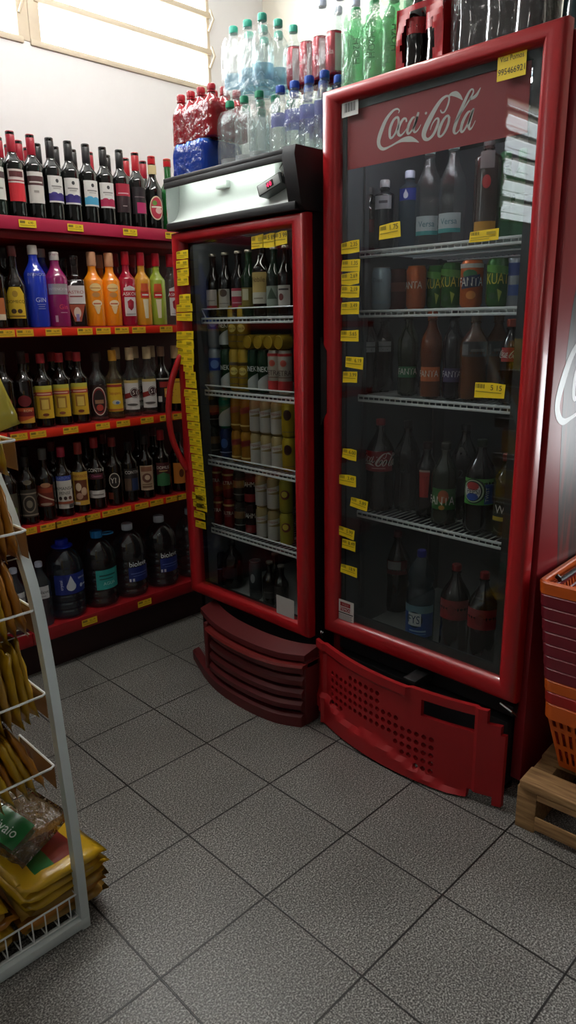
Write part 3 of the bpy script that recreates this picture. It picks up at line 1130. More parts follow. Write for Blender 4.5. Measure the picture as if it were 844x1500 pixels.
# open sign box
m = MB()
m.box(0.690, 1.36, BY0 + 0.02, BY1, 1.962, 1.978, BLACK, 0.003, xf=L2)
m.box(0.690, 0.697, BY0 + 0.02, BY1, 1.942, 1.963, BLACK, 0.002, xf=L2)
m.box(0.692, 0.80, BY0 + 0.02, BY1, 1.795, 1.822, BLACK, 0.004, xf=L2)
m.build('sign_box', FB, label='black sign box with its face missing')
m = MB(); m.box(0.700, 0.80, BY1 - 0.006, BY1, 1.822, 1.962, pm('#a8adab', 0.5), xf=L2); m.build('end_plate', FB)
m = MB()
ep = [(0.678, 1.978), (0.672, 1.95), (0.700, 1.81), (0.715, 1.795), (0.80, 1.795), (0.80, 1.978)]
vs = [(x, BY0 + 0.0, z) for x, z in ep] + [(x, BY0 + 0.055, z) for x, z in ep]
n = len(ep)
m.add(vs, [tuple(range(n)), tuple(range(n, 2 * n))[::-1]] + [(i, (i + 1) % n, n + (i + 1) % n, n + i) for i in range(n)], pm('#101012', 0.55, noise=0.1), xf=L2)
m.build('end_cap', FB, label='black plastic end cap of the sign box')
m = MB()
pp = [(0.7585, 1.960), (0.757, 1.925), (0.750, 1.875), (0.733, 1.840), (0.702, 1.823)]
pp = catmull([(x, z, 0) for x, z in pp], 5)
vs = []
for x, z, _ in pp:
    vs += [(x, BY0 + 0.056, z), (x, BY1 - 0.007, z)]
m.add(vs, [(2 * i, 2 * i + 1, 2 * i + 3, 2 * i + 2) for i in range(len(pp) - 1)], pm('#d9dfdb', 0.35), xf=L2)
m.build('reflector', FB, label='curved white reflector panel')
m = MB(); m.tube([L2 @ Vector((0.7045, 0.34, 1.955)), L2 @ Vector((0.7045, 0.84, 1.955))], 0.005, emit('sign_tube', '#f2fff4', 15), 10)
m.build('lamp_tube', FB, label='lit tube behind the top edge')
m = MB(); m.box(0.735, 0.755, 0.585, 0.645, 1.915, 1.940, pm('#c9d0cc', 0.5), 0.003, xf=L2); m.build('ballast', FB)
m = MB(); m.box(0.728, 0.756, 0.27, 0.33, 1.905, 1.958, pm('#c9d0cc', 0.5), 0.003, xf=L2); m.build('ballast', FB)
T = Matrix.Translation((0.728, 0.335, 1.885)) @ Matrix.Rotation(-0.32, 4, 'X') @ Matrix.Rotation(0.12, 4, 'Z')
m = MB(); m.box(-0.026, 0.026, -0.052, 0.052, -0.019, 0.019, pm('#4d5150', 0.5), 0.004, xf=L2 @ T)
m.box(-0.0275, -0.024, -0.046, 0.046, -0.015, 0.015, pm('#b8bdba', 0.4), 0.001, xf=L2 @ T)
m.box(-0.029, -0.026, -0.020, 0.010, -0.011, 0.009, pm('#3a1216', 0.3), 0.001, xf=L2 @ T)
ct = m.build('controller', FB, label='small grey thermostat hanging loose')
m = MB()
for i in range(2):
    decal(m, [('t', '40'[i], 0, 0, 0.013, emit('red_digits', '#ff2a50', 4))], lambda u, v, ly, i=i: L2 @ T @ Vector((-0.0294, 0.004 - 0.012 * i - u, -0.001 + v)))
m.build('display', ct, label='red lit digits')
m = MB()
m.tube([L2 @ Vector(p) for p in catmull([(0.735, 0.29, 1.955), (0.72, 0.30, 1.93), (0.715, 0.28, 1.915), (0.728, 0.30, 1.90)], 6)], 0.002, WHITE)
m.tube([L2 @ Vector(p) for p in catmull([(0.735, 0.26, 1.94), (0.715, 0.262, 1.90), (0.712, 0.252, 1.86), (0.73, 0.25, 1.825)], 6)], 0.0022, BLACK)
m.build('cable', FB)

# bowed slatted grille, pulled askew
def planB(t):
    k = [(0.695, 0.885), (0.600, 0.640), (0.573, 0.435), (0.588, 0.255), (0.640, 0.145)]
    c = catmull([(x, y, 0) for x, y in k], 8)
    f = t * (len(c) - 1)
    i = min(int(f), len(c) - 2)
    return Vector((c[i][0] + (c[i + 1][0] - c[i][0]) * (f - i), c[i][1] + (c[i + 1][1] - c[i][1]) * (f - i)))


def slat(mb, prof, t0, t1, mat, n=22):
    vs, fs = [], []
    k = len(prof)
    for i in range(n + 1):
        p = planB(t0 + (t1 - t0) * i / n)
        for dx, z in prof:
            vs.append((p.x + dx, p.y, z))
    for i in range(n):
        for j in range(k):
            l = (j + 1) % k
            fs.append((i * k + j, i * k + l, (i + 1) * k + l, (i + 1) * k + j))
    fs.append(tuple(range(k)))
    fs.append(tuple(n * k + j for j in range(k))[::-1])
    mb.add(vs, fs, mat, xf=L2)


m = MB()
slat(m, [(0, 0.0), (0, 0.040), (0.010, 0.048), (0.035, 0.048), (0.035, 0.0)], 0.0, 0.97, DARKGRILLE)
slat(m, [(0.02, 0.262), (0.02, 0.285), (0.10, 0.300), (0.10, 0.262)], 0.12, 0.97, DARKGRILLE)
for i, z in enumerate((0.070, 0.118, 0.166, 0.212)):
    slat(m, [(0.002 + 0.004 * i, z), (0.0 + 0.004 * i, z + 0.020), (0.012 + 0.004 * i, z + 0.032), (0.05, z + 0.030), (0.05, z)], 0.24, 0.97, DARKGRILLE)
slat(m, [(0.0, 0.236), (-0.006, 0.244), (0.0, 0.252), (0.12, 0.256), (0.12, 0.236)], 0.22, 1.0, pm('#6c1c1a', 0.45, noise=0.1))
m.box(0.655, 0.73, 0.145, 0.180, 0.0, 0.262, DARKGRILLE, 0.01, xf=L2)
m.box(0.60, 0.72, 0.690, 0.715, 0.0, 0.255, DARKGRILLE, 0.008, xf=L2 @ Matrix.Translation((0.03, 0, 0)))
m.build('kick_grille', FB, angle=30, label='bowed dark red slatted grille pulled out of line')
m = MB(); m.box(0.78, 1.32, 0.235, 0.845, 0.03, 0.238, SOFTBLACK, 0.004, xf=L2); m.box(0.762, 0.80, 0.86, 0.885, 0.0, 0.3, BLACK, 0.004, xf=L2); m.build('compressor_box', FB)
for x, y in ((0.80, 0.23), (0.80, 0.85), (1.30, 0.23), (1.30, 0.85)):
    m = MB(); m.lathe([(0.02, 0.0), (0.02, 0.012), (0.011, 0.014), (0.011, 0.055)], BLACK, 12, xf=L2 @ Matrix.Translation((x, y, 0))); m.build('foot', FB)

# ---------------------------------------------------------------- bottles, cans, jugs
def bprof(r, hb, hs, rn, h, lip=0.0015, ease=1.0):
    p = [(0.0, 0.004), (r * 0.8, 0.0), (r * 0.97, 0.002), (r, 0.007), (r, hb)]
    for i in range(1, 8):
        t = i / 7
        s = 0.5 - 0.5 * math.cos(PI * t ** ease)
        p.append((r + (rn - r) * s, hb + (hs - hb) * t))
    p += [(rn, h - 0.012), (rn + lip, h - 0.011), (rn + lip, h - 0.002), (rn * 0.8, h), (0.0, h)]
    return p


def capm(r, z0, z1, mat, ribs=False, seg=20):
    a = MB()
    a.lathe([(r, z0), (r * 1.02, z0 + 0.001), (r, z1 - 0.002), (r * 0.9, z1), (0, z1 + 0.0003)], mat, seg)
    if ribs:
        for i in range(seg):
            an = 2 * PI * i / seg
            a.box(r * 1.0, r * 1.06, -0.0012, 0.0012, z0 + 0.003, z1 - 0.003, mat, xf=Matrix.Rotation(an, 4, 'Z'))
    return a


class Kind:
    def __init__(s, name, cat, prof, mat, cap=None, labels=(), sq=0, seg=26, extra=()):
        s.name, s.cat = name, cat
        s.r = max(r for r, z in prof) * (1.06 if sq else 1.0)
        s.parts = []
        a = MB(); a.lathe(prof, mat, seg if not sq else 40, sq)
        s.parts.append(('body', a.mesh('body'), None))
        if cap:
            a = capm(*cap) if isinstance(cap, tuple) else cap
            s.parts.append(('cap', a.mesh('cap'), None))
        for lb in labels:
            r, z0, ops = lb[:3]
            a = MB(); decal(a, ops, wrap(r, z0, sq), cell=r * 0.16)
            nm = lb[3] if len(lb) > 3 else 'label'
            s.parts.append((nm, a.mesh(nm, angle=0, recalc=False), lb[4] if len(lb) > 4 else None))
        for nm, a, lb in extra:
            s.parts.append((nm, a.mesh(nm), lb))

    def place(s, loc, rz, label, group=None, tilt=None, cat=None):
        o = tag(empty(s.name, loc, rz), label, cat or s.cat, group)
        if tilt:
            o.rotation_euler = (tilt[0], tilt[1], rz)
        for nm, me, lb in s.parts:
            put(nm, me, o, lb)
        return o

    def part_of(s, root, name, loc, rz):
        """the bottle as a part of a pack, its cap and label as sub-parts"""
        o = put(name, s.parts[0][1], root)
        o.location = loc
        o.rotation_euler = (0, 0, rz)
        for nm, me, lb in s.parts[1:]:
            put(nm, me, o)
        return o


P = pm
CREAM, PAPER = '#e8e0c8', '#dcdad6'
WINE_P = bprof(0.0375, 0.185, 0.232, 0.0145, 0.296, ease=0.8)


def wine(cap, ops, mat=WGLASS):
    return Kind('wine_bottle', 'wine', WINE_P, mat, (0.0158, 0.226, 0.2975, P(cap, 0.35)), [(0.0375, 0.0, ops)])


def wl(base, band, low=None, z0=0.065, z1=0.16, wd=0.031, txt=True):
    o = [('r', -wd, wd, z0, z1, P(base, 0.5)), ('r', -wd, wd, z0 + 0.006, z0 + 0.032, P(band, 0.5))]
    if low:
        o.append(('r', -wd, wd, z0 + 0.003, z0 + 0.006, P(low, 0.5)))
    if txt:
        o += [('e', 0.004, z1 - 0.018, 0.006, 0.007, P('#3a3a3c', 0.5)), ('r', -0.018, 0.022, z1 - 0.040, z1 - 0.035, P('#8f8d8a', 0.5)), ('r', -0.012, 0.016, z1 - 0.047, z1 - 0.044, P('#aaa8a4', 0.5)),
              ('e', -0.010, z0 + 0.031, 0.012, 0.006, P(band, 0.5)), ('e', 0.014, z0 + 0.03, 0.010, 0.005, P(band, 0.5))]
    return o


W_PURP = wine('#131214', wl(PAPER, '#3b2f7a'))
W_BLUE = wine('#131214', wl(PAPER, '#4aa3c8'))
W_MAG = wine('#131214', wl(PAPER, '#b02a52'))
W_REDLAB = wine('#9e1b2e', [('r', -0.031, 0.031, 0.055, 0.165, P('#cf2b36', 0.45)), ('r', -0.031, 0.031, 0.118, 0.165, P('#d8c9c4', 0.5)), ('r', -0.025, 0.025, 0.138, 0.158, P('#5c2a2c', 0.5)), ('r', -0.031, 0.031, 0.124, 0.128, P('#8e2630', 0.5))])
W_GREY = wine('#9e1b2e', [('r', -0.031, 0.031, 0.055, 0.165, P('#d3cfc9', 0.5)), ('r', -0.031, 0.031, 0.118, 0.150, P('#4b2a2c', 0.5)), ('r', -0.024, 0.024, 0.126, 0.131, P('#cfc9c2', 0.5)), ('r', -0.010, 0.008, 0.092, 0.100, P('#9a948e', 0.5))])
W_WHITE = wine('#9e1b2e', [('r', -0.031, 0.031, 0.055, 0.165, P('#d3d6cf', 0.5)), ('r', -0.031, 0.031, 0.128, 0.150, P('#4b3a3c', 0.5)), ('r', -0.014, 0.018, 0.09, 0.096, P('#9a948e', 0.5))], P('#142018', 0.06, coat=0.5))
W_DARKRED = wine('#131214', [('r', -0.031, 0.031, 0.055, 0.165, P('#2c1a1e', 0.45)), ('r', -0.031, 0.031, 0.118, 0.165, P('#a32238', 0.45)), ('r', -0.022, 0.022, 0.126, 0.130, P('#d9b9bd', 0.5)), ('r', -0.006, 0.012, 0.078, 0.081, P('#b7a8a8', 0.5))])
W_DARKMAG = wine('#a81c26', [('r', -0.031, 0.031, 0.055, 0.160, P('#1c1518', 0.45)), ('r', -0.012, 0.031, 0.058, 0.100, P('#b02a62', 0.45)), ('r', -0.020, 0.024, 0.120, 0.123, P('#7c6d70', 0.5))])
CIDER_P = bprof(0.040, 0.155, 0.225, 0.0150, 0.292, ease=0.75)
CIDER = Kind('cider_bottle', 'cider', CIDER_P, WGLASS, (0.0165, 0.262, 0.294, P('#b41c24', 0.35)), [
    (0.040, 0.0, [('e', 0, 0.085, 0.030, 0.048, P('#d9c9a8', 0.5)), ('e', 0, 0.085, 0.026, 0.043, P('#b32f43', 0.5)), ('e', -0.008, 0.105, 0.010, 0.010, P('#5f8a3a', 0.5)), ('e', 0.008, 0.075, 0.014, 0.013, P('#e0b8b0', 0.5)), ('r', -0.022, 0.022, 0.086, 0.092, P('#efe6d6', 0.5))]),
    (0.0185, 0.222, [('r', -0.026, 0.026, 0.0, 0.036, P('#c9b98a', 0.45))], 'neck_label')])
GREENBOT = Kind('cider_bottle', 'cider', CIDER_P, P('#1d5a2a', 0.08, coat=0.5), (0.0165, 0.262, 0.294, P('#b41c24', 0.35)), [(0.040, 0.0, [('r', -0.03, 0.03, 0.04, 0.13, P('#d8d8c8', 0.5)), ('r', -0.03, 0.03, 0.06, 0.085, P('#b7322e', 0.5))])])
PALEBOT = Kind('cider_bottle', 'cider', CIDER_P, P('#8f9a86', 0.1, coat=0.5), (0.0165, 0.262, 0.294, P('#b41c24', 0.35)), [(0.040, 0.0, [('r', -0.03, 0.03, 0.04, 0.13, P('#d8d8d0', 0.5)), ('r', -0.03, 0.03, 0.05, 0.07, P('#3c6a9c', 0.5))])])

# second shelf
LQ = bprof(0.039, 0.185, 0.235, 0.0145, 0.300, ease=0.85)
DOMEC = Kind('brandy_bottle', 'liquor', bprof(0.040, 0.15, 0.225, 0.0145, 0.298, ease=0.9), BROWNGLASS, (0.0165, 0.262, 0.300, P('#4a1c1a', 0.4)), [
    (0.040, 0.0, [('p', [(-0.034, 0.035), (0.034, 0.035), (0.034, 0.125), (0.020, 0.150), (-0.020, 0.150), (-0.034, 0.125)], P('#d9b632', 0.45)), ('e', 0, 0.125, 0.010, 0.012, P('#a8842a', 0.5)), ('t', 'DOMECQ', 0, 0.096, 0.013, P('#3a2410', 0.5)),
                  ('e', -0.010, 0.062, 0.010, 0.009, P('#4a3218', 0.5)), ('e', 0.012, 0.062, 0.009, 0.008, P('#4a3218', 0.5)), ('r', -0.030, 0.030, 0.042, 0.046, P('#7a5a1c', 0.5))])])
AMBER = Kind('brandy_bottle', 'liquor', LQ, BROWNGLASS, (0.0165, 0.262, 0.302, P('#1a1412', 0.4)), [(0.039, 0.0, [('r', -0.033, 0.033, 0.05, 0.11, P('#b5673a', 0.5)), ('r', -0.033, 0.033, 0.03, 0.051, P('#cfc3ac', 0.5))])])
GINB = Kind('gin_bottle', 'gin', bprof(0.042, 0.20, 0.262, 0.0165, 0.300, ease=0.75), P('#1e37b4', 0.14, coat=0.6), (0.0185, 0.272, 0.306, P('#cfc8c0', 0.35)), [
    (0.042, 0.0, [('t', 'INTENCION', 0.004, 0.198, 0.010, P('#aab6dc', 0.4)), ('t', 'GIN', 0.008, 0.104, 0.017, P('#c2cbe8', 0.4)), ('r', -0.008, 0.024, 0.086, 0.088, P('#8f9bd0', 0.4)), ('r', -0.004, 0.020, 0.078, 0.080, P('#8f9bd0', 0.4)), ('r', -0.006, 0.022, 0.070, 0.072, P('#8f9bd0', 0.4))])])
GINM = Kind('gin_bottle', 'gin', bprof(0.044, 0.185, 0.245, 0.0170, 0.280, ease=0.8), P('#8c1f5c', 0.14, coat=0.6), (0.0185, 0.255, 0.286, P('#d4ccc4', 0.35)), [
    (0.044, 0.0, [('r', -0.042, 0.042, 0.125, 0.165, P('#b9b2b8', 0.3, metal=0.5)), ('t', 'INTENCION', 0, 0.145, 0.010, P('#e8e2e6', 0.4))], 'silver_band'),
    (0.044, 0.0, [('t', 'Gin', 0.014, 0.078, 0.018, P('#d8384e', 0.4)), ('r', 0.0, 0.028, 0.055, 0.057, P('#c79ab4', 0.4)), ('r', -0.022, -0.012, 0.02, 0.045, P('#c79ab4', 0.4))])])
SQB = Kind('liquor_bottle', 'liquor', bprof(0.036, 0.178, 0.205, 0.0145, 0.272, ease=0.9), P('#1a0b0a', 0.07, coat=0.5), (0.0165, 0.238, 0.276, P('#151110', 0.4)), [
    (0.036, 0.0, [('r', -0.032, 0.032, 0.09, 0.16, P('#d6cfcb', 0.5)), ('t', 'ASTRO', 0, 0.135, 0.012, P('#a3352f', 0.5)), ('r', -0.022, 0.022, 0.116, 0.121, P('#8e4a44', 0.5)), ('p', [(-0.028, 0.088), (0.028, 0.088), (0.012, 0.02), (-0.012, 0.02)], P('#a24a34', 0.5)), ('e', 0, 0.055, 0.013, 0.022, P('#dcc9b8', 0.5)), ('r', -0.006, 0.006, 0.022, 0.05, P('#8a7fb0', 0.5))])], sq=5)
ORANGEB = Kind('cocktail_bottle', 'liquor', bprof(0.040, 0.18, 0.228, 0.0165, 0.290, ease=0.75), P('#ef8a14', 0.2, coat=0.5), (0.0185, 0.240, 0.294, P('#d9a27c', 0.45)), [
    (0.040, 0.0, [('e', 0.004, 0.155, 0.024, 0.016, P('#f4cf8a', 0.45)), ('r', -0.018, 0.024, 0.150, 0.154, P('#c98238', 0.5)), ('e', 0.004, 0.126, 0.016, 0.010, P('#c98a4a', 0.5)), ('e', 0.006, 0.092, 0.020, 0.013, P('#f3d9ae', 0.5)), ('p', [(-0.008, 0.08), (0.020, 0.08), (0.010, 0.05), (0.002, 0.05)], P('#f0c890', 0.5)), ('r', -0.010, 0.020, 0.088, 0.093, P('#c4582c', 0.5))])])


def vodka(body, lab, capc='#b5182a', glass=None):
    ops = [('p', [(-0.026, 0.04), (0.026, 0.04), (0.026, 0.155), (0.0, 0.165), (-0.026, 0.155)], P('#d9d2d0', 0.5)), ('r', -0.026, 0.026, 0.118, 0.145, P('#b52030', 0.45)), ('t', 'ASKOV', 0, 0.131, 0.014, P('#f0eae6', 0.5)), ('p', [(-0.014, 0.1), (0.0, 0.11), (0.014, 0.1), (0.012, 0.075), (0.0, 0.062), (-0.012, 0.075)], P('#a02234', 0.5)), ('r', -0.02, 0.02, 0.046, 0.05, P('#a8a2a0', 0.5))] if lab else \
          [('r', -0.018, 0.020, 0.115, 0.140, P('#c42a22', 0.45)), ('r', -0.012, 0.016, 0.125, 0.131, P('#f0e6dc', 0.5)), ('p', [(-0.010, 0.11), (0.014, 0.11), (0.010, 0.03), (-0.004, 0.03)], P('#e6d9b4', 0.5)), ('p', [(-0.014, 0.175), (0.016, 0.175), (0.020, 0.142), (-0.018, 0.142)], P('#d0582e', 0.5))]
    return Kind('vodka_bottle', 'vodka', bprof(0.038, 0.19, 0.232, 0.0150, 0.300, ease=0.75), glass or P(body, 0.12, coat=0.6), (0.0172, 0.250, 0.304, P(capc, 0.35)), [(0.038, 0.0, ops)])


V_RED = vodka('#a01a34', True)
V_ORANGE = vodka('#d99a2c', False)
V_GREEN = vodka('#9db23c', False)
V_CLEAR = vodka('', True, glass=GLASSCLEAR)

# third shelf
DREHER_OPS = [('r', -0.033, 0.033, 0.025, 0.085, P('#c4562c', 0.5)), ('r', -0.033, 0.033, 0.052, 0.072, P('#7f1e1c', 0.5)), ('t', 'RON', 0.008, 0.074, 0.010, P('#e8c8a0', 0.5)), ('p', [(-0.033, 0.025), (0.033, 0.025), (0.033, 0.048), (-0.005, 0.036), (-0.033, 0.030)], P('#d9a83a', 0.5)), ('e', 0, 0.112, 0.026, 0.022, P('#6d1c22', 0.5))]
BRANDY = Kind('brandy_bottle', 'liquor', LQ, BROWNGLASS, (0.0165, 0.255, 0.302, P('#2a1614', 0.4)), [(0.039, 0.0, DREHER_OPS)])
YELLAB = Kind('cachaca_bottle', 'liquor', bprof(0.039, 0.18, 0.232, 0.0145, 0.285, ease=0.8), BROWNGLASS, (0.0165, 0.252, 0.289, P('#a32a30', 0.4)), [
    (0.039, 0.0, [('r', -0.036, 0.036, 0.035, 0.165, P('#dfb530', 0.45)), ('r', -0.036, 0.036, 0.150, 0.165, P('#c8c04a', 0.5)), ('r', -0.036, 0.036, 0.125, 0.140, P('#b8423a', 0.5)), ('r', -0.028, 0.028, 0.130, 0.135, P('#e4b8a0', 0.5)),
                  ('r', -0.020, 0.020, 0.070, 0.118, P('#a8742c', 0.5)), ('r', -0.013, 0.014, 0.072, 0.110, P('#e0be58', 0.5)), ('e', 0, 0.050, 0.012, 0.006, P('#7a3a20', 0.5))])])
VELHO = Kind('cachaca_bottle', 'liquor', bprof(0.040, 0.165, 0.220, 0.0145, 0.275, ease=0.8), GLASSCLEAR, (0.0165, 0.245, 0.280, P('#3c2c28', 0.4)), [
    (0.040, 0.0, [('r', -0.036, 0.036, 0.02, 0.150, P('#2a1614', 0.4)), ('e', 0.004, 0.082, 0.031, 0.060, P('#d8c8b8', 0.5)), ('e', 0.004, 0.082, 0.028, 0.056, P('#7c1a1c', 0.5)), ('e', 0.004, 0.082, 0.024, 0.048, P('#20110f', 0.5)), ('r', -0.014, 0.022, 0.072, 0.088, P('#8e6a4c', 0.5)), ('e', 0.004, 0.055, 0.014, 0.014, P('#a83428', 0.5))])])
SAPU = Kind('cachaca_bottle', 'liquor', bprof(0.038, 0.165, 0.222, 0.0150, 0.285, ease=0.8), thin('pale_gold_glass', '#d8c89a', 1.0, 0.03, haze=0.12, hazecol='#cdb98a'), (0.0175, 0.245, 0.290, P('#d99a34', 0.45)), [
    (0.038, 0.0, [('r', -0.035, 0.035, 0.03, 0.150, P('#e0b62a', 0.45)), ('r', -0.035, 0.035, 0.135, 0.146, P('#a83a2c', 0.5)), ('t', 'Sapupara', 0, 0.108, 0.016, P('#b03a20', 0.5), 0.8), ('e', 0.004, 0.07, 0.018, 0.010, P('#cfc8b0', 0.5)), ('e', 0.008, 0.068, 0.008, 0.006, P('#4a6a9c', 0.5)), ('r', -0.035, 0.035, 0.034, 0.042, P('#b86a28', 0.5))])])
C51 = Kind('cachaca_bottle', 'liquor', bprof(0.038, 0.165, 0.222, 0.0155, 0.292, ease=0.8), GLASSCLEAR, (0.0180, 0.245, 0.297, P('#dfc79a', 0.45)), [
    (0.038, 0.0, [('r', -0.035, 0.035, 0.03, 0.158, P('#d9d6d0', 0.45)), ('r', -0.035, 0.035, 0.146, 0.158, P('#c8b068', 0.5)), ('p', [(-0.035, 0.098), (0.035, 0.116), (0.035, 0.094), (-0.035, 0.076)], P('#8e2a24', 0.5)), ('e', 0.012, 0.104, 0.020, 0.022, P('#241414', 0.5)), ('e', 0.012, 0.104, 0.0175, 0.0195, P('#e8e2da', 0.5)), ('e', 0.012, 0.104, 0.0155, 0.0175, P('#3a1618', 0.5)), ('t', '51', 0.012, 0.104, 0.017, P('#f2ece4', 0.5)), ('e', 0.0, 0.052, 0.024, 0.005, P('#5a5450', 0.5))])])
DARKRED = Kind('rum_bottle', 'liquor', bprof(0.037, 0.17, 0.225, 0.0145, 0.292, ease=0.85), BROWNGLASS, (0.0165, 0.252, 0.296, P('#8e6a52', 0.45)), [
    (0.037, 0.0, [('r', -0.033, 0.033, 0.045, 0.150, P('#1a0f0f', 0.45)), ('r', -0.033, 0.033, 0.150, 0.156, P('#b8b0a4', 0.5)), ('r', -0.020, 0.030, 0.115, 0.140, P('#9c2a26', 0.5)), ('r', 0.0, 0.024, 0.07, 0.110, P('#c48a3a', 0.5)), ('e', 0.012, 0.09, 0.007, 0.010, P('#e0c890', 0.5)), ('r', -0.030, -0.012, 0.05, 0.075, P('#c8c4bc', 0.5))])])
KBOT = Kind('cachaca_bottle', 'liquor', bprof(0.038, 0.17, 0.225, 0.0150, 0.292, ease=0.85), BROWNGLASS, (0.0172, 0.240, 0.297, P('#d9b98a', 0.45)), [(0.038, 0.0, [('r', -0.035, 0.035, 0.035, 0.150, P('#dcae2c', 0.45)), ('t', 'K', -0.012, 0.085, 0.030, P('#5a3214', 0.5)), ('r', -0.035, 0.035, 0.13, 0.137, P('#a8782a', 0.5))])])

# fourth shelf
def dark(name, capc, ops, prof=None, glass=None, ch=0.252, hh=0.297, r=0.038):
    return Kind(name, 'liquor', prof or bprof(r, 0.175, 0.228, 0.0145, hh - 0.003, ease=0.85), glass or BROWNGLASS, (0.0165, ch, hh, P(capc, 0.4)), [(r, 0.0, ops)])


D_GREYROUND = dark('liqueur_bottle', '#1a1614', [('r', -0.034, 0.034, 0.03, 0.145, P('#3b362e', 0.5)), ('e', 0, 0.085, 0.026, 0.036, P('#8a8070', 0.5)), ('e', 0, 0.085, 0.021, 0.030, P('#2b261f', 0.5)), ('e', 0, 0.085, 0.012, 0.016, P('#7d7464', 0.5)), ('r', -0.034, 0.034, 0.125, 0.131, P('#8a8070', 0.5)), ('r', -0.034, 0.034, 0.036, 0.042, P('#8a8070', 0.5)), ('e', 0, 0.175, 0.016, 0.010, P('#6f685a', 0.5))], hh=0.275, ch=0.235)
D_LEAFY = dark('liqueur_bottle', '#1a1614', [('r', -0.034, 0.034, 0.03, 0.140, P('#4a4636', 0.5)), ('e', -0.01, 0.1, 0.014, 0.018, P('#8a6a4a', 0.5)), ('e', 0.014, 0.07, 0.014, 0.016, P('#6a7a4a', 0.5)), ('e', -0.012, 0.055, 0.012, 0.012, P('#b8a890', 0.5))])
D_REDBROWN = dark('liqueur_bottle', '#5a5a56', [('r', -0.034, 0.034, 0.06, 0.150, P('#6a2418', 0.5)), ('e', 0.004, 0.15, 0.020, 0.010, P('#a87a5a', 0.5)), ('r', -0.030, 0.030, 0.118, 0.138, P('#8f3a22', 0.5)), ('p', [(-0.034, 0.12), (0.034, 0.085), (0.034, 0.080), (-0.034, 0.112)], P('#d0b8a0', 0.5)), ('e', 0, 0.070, 0.024, 0.006, P('#a89884', 0.5))])
D_AMANS = dark('vermouth_bottle', '#a82c44', [('r', -0.034, 0.034, 0.035, 0.175, P('#d6d2c8', 0.5)), ('r', -0.034, 0.034, 0.155, 0.175, P('#34489c', 0.5)), ('t', 'BATUTA', 0, 0.165, 0.010, P('#8a98cc', 0.5)), ('t', 'AMANSA', 0, 0.122, 0.014, P('#2a2624', 0.5), 0.9), ('t', 'PENSE', 0, 0.102, 0.013, P('#2a2624', 0.5), 0.9), ('e', -0.020, 0.080, 0.007, 0.008, P('#3a2a22', 0.5)), ('e', 0.0, 0.080, 0.007, 0.008, P('#3a2a22', 0.5)), ('e', 0.019, 0.080, 0.007, 0.008, P('#5a3a2a', 0.5)), ('r', -0.034, 0.034, 0.055, 0.066, P('#9c5238', 0.5)), ('r', 0.012, 0.030, 0.038, 0.052, P('#4a4644', 0.5))], hh=0.292)
D_PICT = dark('liqueur_bottle', '#8a2c28', [('r', -0.034, 0.034, 0.035, 0.180, P('#cda43c', 0.5)), ('r', -0.027, 0.027, 0.055, 0.145, P('#6a3620', 0.5)), ('e', -0.010, 0.115, 0.012, 0.018, P('#d8c0a0', 0.5)), ('e', 0.012, 0.095, 0.012, 0.018, P('#c8a88a', 0.5)), ('e', -0.008, 0.075, 0.014, 0.014, P('#b8907a', 0.5)), ('t', 'MARISCO', 0, 0.162, 0.012, P('#8e3a20', 0.5), 0.85), ('r', -0.030, -0.008, 0.038, 0.05, P('#ddd6c8', 0.5))], hh=0.302)
D_CONT = dark('wine_bottle', '#9c2a30', [('t', 'CONTINI', 0, 0.175, 0.015, P('#d8d4cc', 0.5), 0.85), ('r', -0.030, 0.030, 0.135, 0.160, P('#4a1a24', 0.5)), ('t', 'Classico', 0, 0.150, 0.010, P('#d070a0', 0.5), 0.9), ('r', -0.034, 0.034, 0.052, 0.085, P('#cfcac4', 0.5)), ('r', -0.026, 0.026, 0.064, 0.068, P('#6a6662', 0.5))], hh=0.312, ch=0.268)
D_YN = dark('wine_bottle', '#7a2a26', [('e', 0, 0.115, 0.025, 0.034, P('#c9bfb0', 0.5)), ('e', 0, 0.115, 0.0215, 0.030, P('#1c120e', 0.5)), ('t', 'YN', 0.002, 0.115, 0.024, P('#d8d0c4', 0.5), 0.9), ('r', -0.034, -0.010, 0.03, 0.06, P('#6a2e1c', 0.5))], hh=0.302, ch=0.262)
D_CONTB = dark('wine_bottle', '#1e1a1a', [('r', -0.034, 0.034, 0.05, 0.155, P('#23201f', 0.5)), ('t', 'CONTINI', 0.006, 0.138, 0.014, P('#d8d4cc', 0.5), 0.85), ('r', 0.0, 0.034, 0.055, 0.110, P('#24365c', 0.5)), ('r', -0.034, -0.004, 0.055, 0.110, P('#5a4436', 0.5))], hh=0.27, ch=0.235)
D_CREAM = dark('liqueur_bottle', '#2a2422', [('r', -0.032, 0.032, 0.04, 0.155, P('#b8a084', 0.5)), ('r', -0.026, 0.026, 0.128, 0.150, P('#8a5a40', 0.5)), ('e', 0, 0.098, 0.022, 0.022, P('#6e4436', 0.5)), ('e', 0.002, 0.10, 0.012, 0.012, P('#d2bca0', 0.5)), ('r', -0.022, 0.022, 0.052, 0.060, P('#7a5a44', 0.5)), ('r', -0.022, 0.022, 0.066, 0.070, P('#7a5a44', 0.5))], hh=0.29, ch=0.25)
D_DOMUS = dark('wine_bottle', '#b4262e', [('r', -0.034, 0.034, 0.045, 0.155, P('#2f6a40', 0.5)), ('p', [(-0.034, 0.155), (0.034, 0.155), (0.034, 0.095), (0.0, 0.110), (-0.034, 0.095)], P('#4c1a1e', 0.5)), ('t', 'DOMUS', 0, 0.132, 0.014, P('#d8d0c8', 0.5), 0.9), ('r', -0.020, 0.020, 0.114, 0.118, P('#c09a5a', 0.5))], hh=0.304, ch=0.258)
